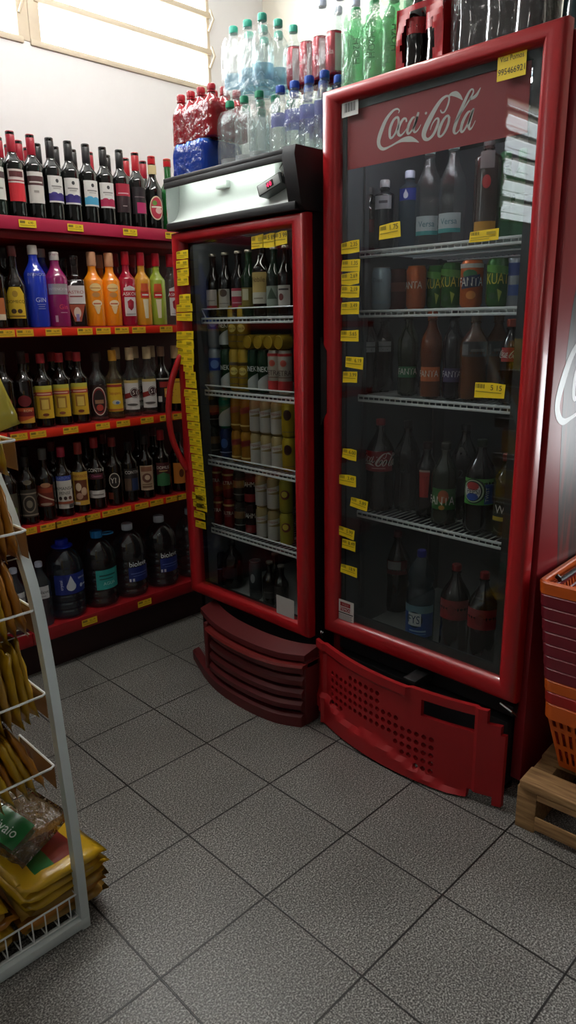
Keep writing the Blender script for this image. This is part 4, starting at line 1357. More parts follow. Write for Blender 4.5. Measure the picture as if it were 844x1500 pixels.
D_ORANGE = dark('liqueur_bottle', '#1a1614', [('r', -0.034, 0.034, 0.04, 0.14, P('#c87a2c', 0.5)), ('e', 0.006, 0.09, 0.012, 0.02, P('#5c2c14', 0.5))], hh=0.28, ch=0.24)
D_PLAIN = dark('liqueur_bottle', '#6a2a28', [('r', -0.03, 0.03, 0.05, 0.14, P('#3a2a26', 0.5))], hh=0.305, ch=0.262)
D_PLAINB = dark('liqueur_bottle', '#181414', [('r', -0.03, 0.03, 0.05, 0.14, P('#2a2422', 0.5))], hh=0.298, ch=0.255)

# bottom shelf: water
def jugprof(r):
    p = [(0.0, 0.006), (r * 0.75, 0.0), (r * 0.93, 0.006), (r, 0.018)]
    z = 0.022
    while z < 0.19:
        p += [(r, z), (r, z + 0.012), (r * 0.94, z + 0.018), (r * 0.94, z + 0.021), (r, z + 0.027)]
        z += 0.034
    p += [(r, 0.215), (r * 0.985, 0.232), (r * 0.90, 0.262), (r * 0.70, 0.290), (r * 0.42, 0.310), (0.024, 0.318), (0.023, 0.335), (0.0, 0.336)]
    return p


DARKWATER = thin('jug_plastic', '#c4ced4', 1.8, 0.05, haze=0.025, hazecol='#c9d2d8', bump=0.12, bscale=14)
BLUEWATER = thin('blue_jug_plastic', '#a9c4d8', 1.8, 0.05, haze=0.06, hazecol='#9db8cc', bump=0.12, bscale=14)


def jug(r, capm_, ops, mat):
    return Kind('water_jug', 'water', jugprof(r), mat, capm_, [(r, 0.0, ops)], sq=0, seg=32)


def capjug(r, mat, brim=False, ring=False):
    a = capm(r, 0.315, 0.348, mat, True, 24)
    if brim:
        a.lathe([(r, 0.312), (r * 1.75, 0.314), (r * 1.75, 0.319), (r, 0.322)], mat, 28)
    if ring:
        a.tube([(r * 0.9 + 0.028 + 0.028 * math.cos(2 * PI * i / 14), 0.02 * math.sin(2 * PI * i / 14), 0.325) for i in range(14)], 0.004, mat, 6, True)
    return a


J_CRYSTAL = jug(0.080, capjug(0.026, P('#1f35b8', 0.35), brim=True), [('r', -0.078, 0.078, 0.115, 0.205, P('#1a2a78', 0.4)), ('tv', 'crystal', -0.046, 0.160, 0.016, P('#dfe4f2', 0.4), 1.0), ('e', -0.006, 0.150, 0.021, 0.020, P('#c9d2da', 0.4)), ('p', [(-0.024, 0.158), (0.012, 0.158), (-0.006, 0.200)], P('#c9d2da', 0.4)), ('t', 'SEM GAS', 0.050, 0.180, 0.008, P('#dfe4f2', 0.4)), ('e', 0.042, 0.145, 0.008, 0.009, P('#cdd6e2', 0.4)), ('r', 0.052, 0.072, 0.142, 0.148, P('#cdd6e2', 0.4))], BLUEWATER)
J_TEAL = jug(0.078, capjug(0.025, P('#2580c8', 0.35), ring=True), [('r', -0.045, 0.075, 0.088, 0.180, P('#2e9c96', 0.45)), ('r', -0.030, 0.05, 0.150, 0.157, P('#1a5450', 0.5)), ('r', -0.030, 0.035, 0.135, 0.140, P('#1a5450', 0.5)), ('t', 'AGUA', 0.015, 0.115, 0.015, P('#b8e0da', 0.4))], DARKWATER)
BIO = [('r', -0.040, 0.076, 0.080, 0.150, P('#1c2c74', 0.45)), ('t', 'bioleve', 0.012, 0.166, 0.024, P('#eef0f4', 0.4), 0.95), ('r', -0.03, 0.06, 0.118, 0.122, P('#5f70b0', 0.4)), ('r', -0.038, -0.014, 0.082, 0.096, P('#cfd2da', 0.4)), ('r', -0.02, 0.05, 0.106, 0.109, P('#5f70b0', 0.4))]
J_BIO = jug(0.078, capjug(0.024, P('#d2d8e6', 0.35)), BIO, DARKWATER)


def petprof(r, h, rn=0.0135, ribs=True, sh=0.62):
    p = [(0.0, 0.006), (r * 0.7, 0.0), (r * 0.92, 0.004), (r, 0.014)]
    z = 0.018
    top = h * sh
    while z < top - 0.02:
        if ribs and not (0.40 * top < z < 0.80 * top):
            p += [(r, z), (r * 0.95, z + 0.006), (r, z + 0.012)]
            z += 0.016
        else:
            p += [(r, z)]
            z += 0.016
    p += [(r, top)]
    hn = h - 0.032
    for i in range(1, 7):
        t = i / 6
        s = 0.5 - 0.5 * math.cos(PI * t)
        p.append((r + (rn - r) * s, top + (hn - top) * t))
    p += [(rn * 1.25, hn + 0.002), (rn * 1.25, hn + 0.006), (rn, hn + 0.007), (rn, h - 0.004), (0.0, h - 0.003)]
    return p


def pet(name, cat, r, h, mat, capc, ops, ribs=True, sh=0.62, rn=0.0135):
    return Kind(name, cat, petprof(r, h, rn, ribs, sh), mat, (rn * 1.12, h - 0.022, h, P(capc, 0.4), True, 16), [(r, 0.0, ops)] if ops else [])


WB_BIO = pet('water_bottle', 'water', 0.041, 0.285, PETBLUE, '#cdd6ea', [('r', -0.036, 0.036, 0.130, 0.185, P('#c9ccd0', 0.45)), ('t', 'bioleve', 0.006, 0.160, 0.016, P('#1a1c24', 0.4), 0.9), ('r', -0.02, 0.02, 0.14, 0.143, P('#8a8e96', 0.4))])

# ---------------------------------------------------------------- filling the shelving
ORD = ['', 'first', 'second', 'third', 'fourth', 'fifth', 'sixth', 'seventh', 'eighth', 'ninth', 'tenth', 'eleventh', 'twelfth', 'thirteenth', 'fourteenth', 'fifteenth', 'sixteenth']
SHN = ['bottom shelf', 'fourth shelf down', 'third shelf down', 'second shelf down', 'top shelf']
GRP = ['water bottles on the bottom shelf', 'bottles on the fourth shelf', 'bottles on the third shelf', 'bottles on the second shelf', 'wine bottles on the top shelf']


def relax(xs, rs, gap=0.0015, n=200):
    xs = list(xs)
    od = sorted(range(len(xs)), key=lambda i: xs[i])
    for _ in range(n):
        for a, b in zip(od[:-1], od[1:]):
            d = rs[a] + rs[b] + gap - (xs[b] - xs[a])
            if d > 0:
                xs[a] -= d / 2
                xs[b] += d / 2
    return xs


def shelf_row(i, row, y, jit=0.25, turn=None):
    turn = turn if turn is not None else ({4: -0.26, 2: -0.55}.get(i, -0.42))
    py = {4: 270, 3: 420, 2: 560, 1: 705, 0: 860}[i]
    xs = relax([on_y(px, py, y).x for k, px, lb in row], [k.r for k, px, lb in row])
    for x, (k, px, lb) in zip(xs, row):
        k.place((x, y, SHELF_Z[i] + 0.0015), R.uniform(-jit, jit) + turn, lb, GRP[i])


Y1 = SY0 + 0.052
top = [(W_WHITE, 1, 'green-black wine bottle with pale label, beside the red-label wine'),
       (W_REDLAB, 23, 'dark wine bottle with white and bright red label'),
       (W_GREY, 51, 'dark wine bottle, red cap, cream label with dark band across its top'),
       (W_PURP, 75, 'black-capped wine with white and purple label, next to the cream-label wine'),
       (W_PURP, 103, 'black-capped wine with white and purple label, next to the light blue label'),
       (W_BLUE, 128, 'black-capped wine with white and light blue label'),
       (W_MAG, 151, 'black-capped wine with white and crimson label'),
       (W_DARKRED, 176, 'black-capped wine with dark label, crimson at its top'),
       (W_DARKMAG, 200, 'red-capped dark wine with magenta patch low on its label'),
       (CIDER, 226, 'dark cider bottle with round fruit label and gold neck, red cap'),
       (GREENBOT, 244, 'green-necked cider bottle with red cap, beside the sign box of the narrow fridge')]
shelf_row(4, top, Y1, 0.12)
back = [(W_REDLAB, 4, 'red-capped wine in the back row behind the pale-label wine'), (W_GREY, 33, 'red-capped wine in the back row between red-label and cream-label wines'),
        (W_DARKRED, 60, 'black-capped wine in the back row behind the cream-label wine'), (W_PURP, 85, 'black-capped wine in the back row between the two purple labels'),
        (W_MAG, 110, 'black-capped wine in the back row behind the second purple label'), (W_REDLAB, 133, 'red-capped wine in the back row between light blue and crimson labels'),
        (W_BLUE, 159, 'black-capped wine in the back row behind the crimson label'), (W_DARKMAG, 186, 'red-capped wine in the back row behind the magenta-patch wine'),
        (W_GREY, 211, 'red-capped wine in the back row behind the round-label cider'), (PALEBOT, 266, 'pale cider bottle with red cap, showing just above the sign box')]
shelf_row(4, back, Y1 + 0.115, 0.25)
shelf_row(4, [(W_REDLAB, 18, 'red-capped wine in the rearmost row behind the bright red label'), (W_REDLAB, 45, 'red-capped wine in the rearmost row behind the cream-label wine')], Y1 + 0.2)

s2 = [(AMBER, 1, 'brown spirits bottle with orange-brown label, beside the yellow-label brandy'), (DOMEC, 23, 'dark brandy bottle with pointed yellow label'),
      (GINB, 47, 'tall cobalt blue gin bottle with pale cap, in front'), (GINM, 82, 'magenta gin bottle with silver band'),
      (SQB, 113, 'square black bottle with white and red label, next to the magenta gin'), (ORANGEB, 136, 'orange cocktail bottle with peach cap, next to the square black bottle'),
      (ORANGEB, 161, 'orange cocktail bottle with peach cap, next to the red vodka'), (V_RED, 184, 'red vodka bottle with white label and red cap'),
      (V_ORANGE, 207, 'amber orange vodka bottle with red cap and narrow red label'), (V_GREEN, 231, 'lime green vodka bottle with red cap'),
      (V_CLEAR, 249, 'clear vodka bottle with red cap, beside the narrow fridge door')]
shelf_row(3, s2, Y1, 0.25)
s2b = [(AMBER, 8, 'black spirits bottle in the back row behind the yellow-label brandy'), (GINB, 64, 'second cobalt blue gin bottle, standing behind the first'), (SQB, 95, 'square black bottle in the back row behind the magenta gin'),
       (ORANGEB, 148, 'orange bottle in the back row between the two orange ones'), (V_RED, 170, 'red vodka in the back row behind the second orange bottle'), (V_RED, 196, 'red vodka in the back row between red and amber vodkas'),
       (V_GREEN, 220, 'green vodka in the back row behind the lime green one')]
shelf_row(3, s2b, Y1 + 0.105, 0.25)
s3 = [(BRANDY, 9, 'dark bottle with red and gold label, half hidden by the snack bag'), (BRANDY, 34, 'dark bottle with red and gold label, next to the yellow labels'),
      (YELLAB, 61, 'red-capped bottle with yellow label, first of three beside the red-gold labels'), (YELLAB, 88, 'red-capped bottle with yellow label, middle of the three alike'),
      (YELLAB, 115, 'red-capped bottle with yellow label, beside the oval-label bottle'), (VELHO, 142, 'clear bottle with dark label and large red-edged oval'),
      (SAPU, 167, 'pale gold bottle with bright yellow label and orange cap'), (C51, 192, 'clear cachaca bottle with white 51 label, next to the gold bottle'),
      (C51, 218, 'clear cachaca bottle with white 51 label, next to the dark rum'), (DARKRED, 239, 'dark rum bottle with black and red label, tan cap'), (KBOT, 256, 'cream-capped bottle with yellow K label beside the red door handle')]
shelf_row(2, s3, Y1, 0.15)
s3b = [(YELLAB, 40, 'red-capped bottle in the back row behind the red-gold labels'), (YELLAB, 83, 'red-capped bottle in the back row behind the first yellow label'), (YELLAB, 100, 'red-capped bottle in the back row behind the middle yellow label'),
       (VELHO, 145, 'dark-capped clear bottle in the back row behind the oval label'), (C51, 173, 'cream-capped clear bottle in the back row behind the gold bottle'), (C51, 200, 'cream-capped clear bottle in the back row between the 51 labels'), (C51, 224, 'cream-capped clear bottle in the back row behind the dark rum')]
shelf_row(2, s3b, Y1 + 0.105, 0.25)
s4 = [(D_LEAFY, 12, 'dark bottle with mottled leafy label behind the grey rack post'), (D_GREYROUND, 39, 'black bottle with grey ringed round label'), (D_REDBROWN, 65, 'dark bottle with red-brown label and slanting stripe'),
      (D_AMANS, 93, 'pink-capped bottle with white label under a blue band'), (D_PICT, 118, 'dark bottle with tall yellow picture label'), (D_CONT, 142, 'black wine bottle with white lettering and a white lower band'),
      (D_YN, 168, 'dark bottle with round ring emblem reading YN'), (D_CONTB, 191, 'short dark bottle with blue and brown label'), (D_CREAM, 215, 'dark bottle with beige picture label'), (D_DOMUS, 239, 'red-capped wine bottle with maroon and green label'),
      (D_ORANGE, 263, 'dark bottle with orange label beside the narrow fridge door')]
shelf_row(1, s4, Y1, 0.12)
s4b = [(D_PLAINB, 41, 'plain dark bottle in the back row behind the ringed round label'), (D_PLAIN, 80, 'plain dark bottle in the back row behind the slanting stripe label'), (D_PLAINB, 130, 'plain dark bottle in the back row behind the yellow picture label'),
       (D_PLAIN, 155, 'plain dark bottle in the back row behind the YN emblem'), (D_PLAINB, 206, 'plain dark bottle in the back row behind the beige picture label'), (D_PLAIN, 228, 'plain dark bottle in the back row behind the green label')]
shelf_row(1, s4b, Y1 + 0.105, 0.25)
YJ = SY0 + 0.092
shelf_row(0, [(J_CRYSTAL, 97, 'large water jug with blue label and wide dark blue cap'), (J_TEAL, 148, 'large water jug with teal label and light blue cap'),
              (J_BIO, 193, 'large water jug with dark blue bioleve label, beside the teal one'), (J_BIO, 239, 'large water jug with dark blue bioleve label, second from the teal one'),
              (J_BIO, 284, 'large water jug half hidden behind the narrow fridge door')], YJ, 0.05, -0.13)
shelf_row(0, [(WB_BIO, 22, 'small bluish water bottle with white label, behind the bag basket'), (WB_BIO, 60, 'small bluish water bottle with white label, beside the wide-capped jug')], SY0 + 0.055, 0.1)
shelf_row(0, [(WB_BIO, 4, 'small bluish water bottle set back behind the snack rack')], SY0 + 0.15, 0.1)

# ---------------------------------------------------------------- fridge contents
def canprof(r, h):
    return [(0.0, 0.006), (r * 0.62, 0.004), (r * 0.78, 0.0), (r * 0.86, 0.003), (r, 0.012), (r, h - 0.014), (r * 0.86, h - 0.004), (r * 0.84, h - 0.001)]


def can(r, h, body, ops, lid='#b9b9b4', full=None):
    a = MB()
    a.lathe([(r * 0.84, h - 0.0015), (r * 0.88, h), (r * 0.84, h + 0.0005), (r * 0.80, h - 0.003), (0.0, h - 0.003)], P(lid, 0.28, metal=0.9), 22)
    a.box(-0.006, 0.006, -0.012, 0.008, h - 0.003, h - 0.0012, P(lid, 0.28, metal=0.9))
    k = Kind('drink_can', 'can', canprof(r, h), P(body, 0.26, metal=0.35), None, [(r, 0.0, ops)] if ops else [], seg=22, extra=[('lid', a, 'shiny metal lid with pull tab')])
    k.r = r
    return k


RS, HT, HS = 0.0272, 0.162, 0.130
C_HEINT = can(RS, HT, '#1b3c26', [('p', [(-0.04, 0.015), (0.04, 0.015), (0.04, 0.082), (0.005, 0.065), (-0.04, 0.035)], P('#c4c9c4', 0.3, metal=0.4)), ('t', 'HEINEKEN', -0.004, 0.090, 0.019, P('#d9ded8', 0.4), 0.72)])
C_GOLD = can(RS, HT, '#b0902c', [('r', -0.04, 0.04, 0.10, 0.112, P('#4a3818', 0.4)), ('r', -0.04, 0.04, 0.05, 0.056, P('#6a5420', 0.4)), ('e', 0, 0.078, 0.016, 0.015, P('#d9c468', 0.4)), ('t', 'Beck', 0, 0.078, 0.010, P('#5a4218', 0.5)), ('r', -0.03, 0.03, 0.026, 0.031, P('#6a5420', 0.4))], '#c9a94a')
C_PETRA = can(RS, HT, '#b9b0a2', [('r', -0.045, 0.045, 0.012, 0.05, P('#b03030', 0.35)), ('r', -0.045, 0.045, 0.14, 0.150, P('#a82c2c', 0.35)), ('t', 'PETRA', 0, 0.080, 0.018, P('#3a1c1a', 0.4), 0.85), ('r', -0.045, 0.045, 0.062, 0.065, P('#6a4a3a', 0.4)), ('e', 0, 0.115, 0.012, 0.012, P('#b04a3a', 0.4))], '#c08a3a')
C_BLUEW = can(RS, HT, '#9aa2a8', [('r', -0.045, 0.045, 0.075, 0.125, P('#1d3f9a', 0.35)), ('e', 0.008, 0.10, 0.018, 0.017, P('#6d8fd0', 0.35))], '#8a98b8')
C_GREENW = can(RS, HS, '#1c7a5c', [('p', [(-0.04, 0.01), (0.04, 0.01), (0.04, 0.09), (0.0, 0.07), (-0.04, 0.03)], P('#b3b8ae', 0.35))], '#8a9a90')
C_NAVY = can(RS, HS, '#1b2c58', [('r', -0.04, 0.04, 0.03, 0.034, P('#8fa0c8', 0.35)), ('e', 0, 0.07, 0.016, 0.02, P('#31508c', 0.35))], '#7a86a0')
C_AMBER = can(RS, HS, '#a8741f', [('p', [(-0.045, 0.062), (0.045, 0.080), (0.045, 0.104), (-0.045, 0.086)], P('#7e2420', 0.35)), ('r', -0.045, 0.045, 0.02, 0.026, P('#d9b868', 0.35))], '#c9a03a')
C_ITA = can(RS, HS, '#b5a070', [('r', -0.048, 0.048, 0.008, 0.065, P('#bfbab0', 0.3, metal=0.3)), ('p', [(-0.046, 0.060), (0.046, 0.082), (0.046, 0.104), (-0.046, 0.082)], P('#c4bfb4', 0.35)), ('t', 'Itaipava', 0.0, 0.083, 0.015, P('#8a2622', 0.4), 0.9)], '#c9a03a')
C_DARKG = can(RS, HS, '#3a3630', [('r', -0.04, 0.04, 0.06, 0.09, P('#7a5c38', 0.35)), ('r', -0.04, 0.04, 0.03, 0.034, P('#8a8478', 0.35))], '#77736a')
C_YELL = can(RS + 0.001, HS, '#c0a428', [('e', 0.004, 0.085, 0.016, 0.020, P('#3a1a14', 0.4)), ('r', -0.04, 0.04, 0.02, 0.024, P('#7a6418', 0.4))], '#d0b84a')
C_BRAHRED = can(RS, HS, '#7c1c1c', [('t', 'ULTRA', 0, 0.07, 0.015, P('#d8c8b8', 0.4), 0.8), ('r', -0.04, 0.04, 0.10, 0.108, P('#b8985a', 0.4))], '#b89a5a')
C_BRAHMA = can(RS, HS, '#23100e', [('t', 'BRAHMA', 0, 0.085, 0.020, P('#d8d0c8', 0.4), 0.7), ('r', -0.042, 0.042, 0.012, 0.045, P('#7a1a1c', 0.35))], '#a8a098')
C_SKOL = can(RS + 0.001, HS, '#a8a038', [('e', 0.006, 0.075, 0.019, 0.019, P('#5c2216', 0.4)), ('e', 0.004, 0.077, 0.012, 0.012, P('#b8a838', 0.4))], '#c8b848')
C_SLIMDARK = can(RS, HT, '#1a1d2c', [('r', -0.03, 0.03, 0.08, 0.085, P('#5a6a9a', 0.4))], '#7a8298')
C_SLIMSILV = can(RS, HT + 0.01, '#4d5356', [('r', -0.03, 0.03, 0.03, 0.05, P('#2a2e32', 0.4)), ('e', 0, 0.1, 0.01, 0.02, P('#8a9094', 0.4))], '#9aa0a0')


def beer(labc, ops, glass=BROWNGLASS, r=0.030, h=0.240, capc='#8a8478'):
    return Kind('beer_bottle', 'beer', bprof(r, h * 0.56, h * 0.80, 0.0128, h - 0.004, ease=0.9), glass, (0.0142, h - 0.010, h, P(capc, 0.3, metal=0.6)), [(r, 0.0, [('r', -0.026, 0.026, 0.035, 0.105, P(labc, 0.5))] + ops)])


B_WHITE = beer('#c9bfb8', [('r', -0.026, 0.026, 0.035, 0.045, P('#9c2a2c', 0.5)), ('r', -0.018, 0.018, 0.062, 0.066, P('#8a8480', 0.5))])
B_WHITE2 = beer('#bdb7ae', [('e', 0.0, 0.09, 0.016, 0.014, P('#5a4a44', 0.5)), ('r', -0.02, 0.02, 0.05, 0.053, P('#8a8480', 0.5))])
B_CRIM = beer('#a82a44', [('r', -0.026, 0.026, 0.075, 0.095, P('#c8bcb4', 0.5)), ('r', -0.02, 0.02, 0.05, 0.054, P('#d8a0a8', 0.5))])
B_GOLDN = beer('#7a6a2c', [('r', -0.016, 0.010, 0.06, 0.10, P('#c4bda0', 0.5))], P('#16301a', 0.07, coat=0.5))
B_BIG = Kind('beer_bottle', 'beer', bprof(0.038, 0.16, 0.22, 0.0145, 0.275, ease=0.9), BROWNGLASS, (0.0162, 0.262, 0.276, P('#b08a3a', 0.3, metal=0.6)), [(0.038, 0.0, [('r', -0.034, 0.034, 0.045, 0.155, P('#c2a868', 0.5)), ('r', -0.034, 0.034, 0.045, 0.085, P('#c9c3b4', 0.5)), ('t', 'Nobile', 0, 0.13, 0.018, P('#5a3c1c', 0.5), 0.8), ('r', -0.02, 0.02, 0.062, 0.066, P('#8a8270', 0.5))])], seg=24)
B_GRGREY = beer('#8f988c', [('p', [(-0.02, 0.06), (0.0, 0.1), (0.02, 0.06)], P('#4a5a4a', 0.5))], P('#16241a', 0.07, coat=0.5))
B_OWL = beer('#c4beb6', [('e', -0.008, 0.065, 0.010, 0.012, P('#6a2c2a', 0.5)), ('r', -0.02, 0.02, 0.088, 0.094, P('#4a4644', 0.5))])
TUBEW = Kind('beer_bottle', 'beer', [(0, 0.003), (0.026, 0.0), (0.028, 0.005), (0.028, 0.20), (0.024, 0.215), (0.024, 0.235), (0.0, 0.236)], P('#6f6d68', 0.4), (0.0255, 0.214, 0.242, P('#8d8a84', 0.4)), [(0.028, 0.0, [('r', -0.024, 0.024, 0.05, 0.10, P('#b9aca4', 0.5)), ('r', -0.024, 0.024, 0.075, 0.09, P('#8e2a2c', 0.5))])])

XB = 0.850                                         # front row depth inside the narrow fridge
HS_ = 'in the narrow fridge'


def cold(kind, px, py, x, z, label, group, jit=0.15, base=-PI / 2 + 0.45):
    p = on_x(px, py, x)
    return kind.place((x, p.y, z + 0.0045), base + R.uniform(-jit, jit), label, group)


G1 = 'bottles on the top shelf of the narrow fridge'
for k, px, lb in ((TUBEW, 297, 'pale capped bottle at the handle end of the top shelf in the narrow fridge'), (B_WHITE, 313, 'beer bottle with white label and red foot, next to the pale capped bottle'),
                  (B_WHITE2, 331, 'beer bottle with grey-white label, beside the crimson-label beer in the narrow fridge'), (B_CRIM, 350, 'beer bottle with crimson label on the top shelf of the narrow fridge'),
                  (B_GOLDN, 365, 'green beer bottle with gold label beside the crimson-label beer'), (B_BIG, 385, 'large beer bottle with cream and gold label in the narrow fridge'),
                  (B_GRGREY, 402, 'green beer bottle with grey triangle label beside the large cream-label beer'), (B_OWL, 419, 'beer bottle with white label close to the hinge side of the narrow fridge')):
    cold(k, px, 420, XB, 1.471, lb, G1)
G2 = 'tall beer cans in the narrow fridge'
row = [(C_BLUEW, 316, 'tall can with blue band, nearest the handle of the narrow fridge'), (C_HEINT, 333, 'tall green and silver can between blue and gold cans'),
       (C_GOLD, 346, 'lower tall gold can next to the green and silver one'), (C_GOLD, 359, 'lower tall gold can next to the green pair'),
       (C_HEINT, 373, 'tall green and silver can under a lying can, beside the gold cans'), (C_HEINT, 388, 'tall green and silver can under a lying can, beside the white-red cans'),
       (C_PETRA, 403, 'tall white and red can beside the green and silver cans'), (C_PETRA, 418, 'tall white and red can close to the hinge side of the narrow fridge')]
rowpos = []
for k, px, lb in row:
    o = cold(k, px, 540, XB, 1.188, lb, G2, 0.08)
    rowpos.append(o.location.copy())
for i, (k, lb) in enumerate(((C_BLUEW, 'blue-banded can standing on top of the other blue-banded can'), (C_HEINT, 'green and silver can standing on top of another, beside the gold cans'),
                             (C_GOLD, 'upper tall gold can above the first lower gold one'), (C_GOLD, 'upper tall gold can beside the lying cans'))):
    q = rowpos[i]
    k.place((q.x, q.y, q.z + HT + 0.0012), -PI / 2 + 0.4, lb, G2)
for i, lb in ((4, 'gold-lidded can lying end-on, next to the upright upper gold can'), (5, 'gold-lidded can lying end-on, second from the upper gold can'),
              (6, 'gold-lidded can lying end-on, third from the upper gold can'), (7, 'gold-lidded can lying end-on close to the hinge side')):
    q = rowpos[i]
    o = C_GOLD.place((q.x + 0.127, q.y, q.z + HT + RS + 0.0012), 0, lb, 'lying cans in the narrow fridge')
    o.rotation_euler = (0, -PI / 2, 0)
G3 = 'cans on the middle shelf of the narrow fridge'
names3 = [(C_DARKG, 314, 'dark brown can'), (C_NAVY, 332, 'navy and green can'), (C_AMBER, 349, 'amber can with red slash'), (C_AMBER, 363, 'amber can with red slash'), (C_ITA, 377, 'silver-gold can with red script'), (C_ITA, 392, 'silver-gold can with red script'), (C_ITA, 408, 'silver-gold can with red script'), (C_YELL, 424, 'yellow can')]
ordh = ['first', 'second', 'third', 'fourth', 'fifth', 'sixth', 'seventh', 'eighth']
for i, (k, px, d) in enumerate(names3):
    p = on_x(px, 650, XB)
    for lvl in (0, 1):
        kk = C_GREENW if (lvl and k is C_NAVY) else k
        kk.place((XB, p.y, 0.899 + 0.0045 + lvl * (HS + 0.0012)), -PI / 2 + 0.45 + R.uniform(-0.1, 0.1),
                 '%s, %s layer, narrow fridge third shelf, %s from its handle' % (d if kk is k else 'teal green can', ('lower', 'upper')[lvl], ordh[i]), G3)
G4 = 'cans on the lower shelf of the narrow fridge'
names4 = [(C_BRAHRED, 320, 'dark red can'), (C_BRAHRED, 337, 'dark red and gold can'), (C_DARKG, 353, 'black and grey can'), (C_BRAHMA, 369, 'black and red can'), (C_ITA, 385, 'silver-gold can'), (C_ITA, 402, 'silver-gold can'), (C_SKOL, 420, 'yellow can with round emblem')]
for i, (k, px, d) in enumerate(names4):
    p = on_x(px, 755, XB)
    for lvl in (0, 1):
        k.place((XB, p.y, 0.600 + 0.0045 + lvl * (HS + 0.0012)), -PI / 2 + 0.45 + R.uniform(-0.1, 0.1),
                '%s, %s layer, narrow fridge fourth shelf, %s from its handle' % (d, ('bottom', 'upper')[lvl], ordh[i]), G4)
G5 = 'drinks on the floor of the narrow fridge'
PETDARK = Kind('soda_bottle', 'soda', petprof(0.046, 0.22, 0.013, False, 0.6), COLA, (0.0148, 0.198, 0.22, P('#161616', 0.4), True, 16), [(0.046, 0.0, [('r', -0.04, 0.04, 0.05, 0.1, P('#1a1c24', 0.5))])])
DARKSHORT = beer('#1d1b1a', [('r', -0.02, 0.02, 0.06, 0.064, P('#55524e', 0.5))], h=0.19, r=0.03)
for k, px, py, x, lb in ((C_SLIMDARK, 321, 830, XB, 'slim dark blue can standing on the floor of the narrow fridge'), (PETDARK, 341, 830, XB + 0.03, 'squat black bottle on the floor of the narrow fridge'),
                         (C_SLIMSILV, 374, 835, XB, 'slim grey can standing alone on the floor of the narrow fridge'), (DARKSHORT, 395, 845, XB, 'short dark bottle beside the slim grey can'),
                         (DARKSHORT, 412, 850, XB, 'short dark bottle close to the paper sheet in the narrow fridge'), (DARKSHORT, 403, 835, XB + 0.09, 'short dark bottle set behind the two short dark ones')):
    cold(k, px, py, x, 0.3135, lb, G5)

# wide fridge
XA = 0.965
H1 = 'bottles on the top shelf of the wide fridge'
PX_GREYLAB = pet('water_bottle', 'water', 0.034, 0.215, P('#20242a', 0.12, coat=0.5), '#c4c6c8', [('r', -0.03, 0.03, 0.125, 0.165, P('#9a9ca0', 0.5)), ('r', -0.012, 0.016, 0.142, 0.150, P('#3c3e44', 0.5))], sh=0.78)
PX_CRYS = pet('water_bottle', 'water', 0.034, 0.235, PETBLUE, '#cdd6ea', [('r', -0.031, 0.031, 0.145, 0.180, P('#243a90', 0.45)), ('e', -0.004, 0.16, 0.008, 0.010, P('#d4dce8', 0.4)), ('p', [(-0.011, 0.163), (0.003, 0.163), (-0.004, 0.178)], P('#d4dce8', 0.4))], sh=0.78)
PX_CLEAR = pet('water_bottle', 'water', 0.041, 0.285, PETCLEAR, '#bcd8d2', [('r', -0.038, 0.038, 0.030, 0.085, P('#b8c4c6', 0.4)), ('r', -0.038, 0.038, 0.030, 0.042, P('#4a9a98', 0.45)), ('t', 'Versa', 0, 0.062, 0.017, P('#4a7a84', 0.4), 0.9)], sh=0.55)
PX_ORBASE = pet('soda_bottle', 'soda', 0.038, 0.275, P('#3a2e2a', 0.15, coat=0.5), '#5a5654', [('r', -0.034, 0.034, 0.012, 0.05, P('#c08a2a', 0.45)), ('e', 0, 0.155, 0.012, 0.018, P('#a82c2c', 0.45)), ('r', -0.02, 0.02, 0.19, 0.235, P('#6e6a68', 0.5))], ribs=False, sh=0.8)
PX_GREEN = pet('soda_bottle', 'soda', 0.030, 0.240, PETGREEN, '#3c7a50', [('r', -0.02, 0.02, 0.09, 0.12, P('#7a9a84', 0.5))], sh=0.62)
PX_DARK = pet('soda_bottle', 'soda', 0.031, 0.20, P('#141214', 0.12, coat=0.5), '#4a4a4c', [('r', -0.028, 0.028, 0.06, 0.10, P('#5a2228', 0.5))], ribs=False)
for k, px, x, lb in ((PX_DARK, 541, XA, 'short dark bottle at the handle end of the top shelf in the wide fridge'), (PX_GREYLAB, 563, XA, 'dark bottle with grey collar label behind the single 1.75 sticker'),
                     (PX_CRYS, 599, XA + 0.03, 'clear water bottle with blue drop label'), (PX_CLEAR, 627, XA, 'tall clear water bottle with white label beside the blue drop label'),
                     (PX_CLEAR, 661, XA, 'tall clear water bottle with white label beside the orange-footed bottle'), (PX_ORBASE, 711, XA, 'dark bottle with red emblem and orange foot'),
                     (PX_GREEN, 736, XA + 0.05, 'green bottle under the window reflection, beside the orange-footed bottle'), (PX_GREEN, 762, XA + 0.05, 'green bottle at the hinge end of the top shelf')):
    cold(k, px, 330, x, 1.672, lb, H1, 0.1)
H2 = 'soft drink cans in the wide fridge'
CR, CH = 0.0325, 0.135
K_SILV = can(CR, CH, '#8fa0a8', [('t', 'Diet', -0.008, 0.095, 0.014, P('#22303a', 0.4)), ('r', -0.03, 0.03, 0.02, 0.03, P('#5f7884', 0.4))])
K_DKOR = can(CR, CH, '#6a2418', [('r', -0.04, 0.04, 0.06, 0.09, P('#8a3a20', 0.4))], '#6a6460')
K_OR = can(CR, CH, '#c8622a', [('t', 'FANTA', -0.012, 0.075, 0.022, P('#e8e0d0', 0.4), 0.75), ('e', -0.012, 0.075, 0.002, 0.002, P('#1f2f5c', 0.4))], '#b08a6a')
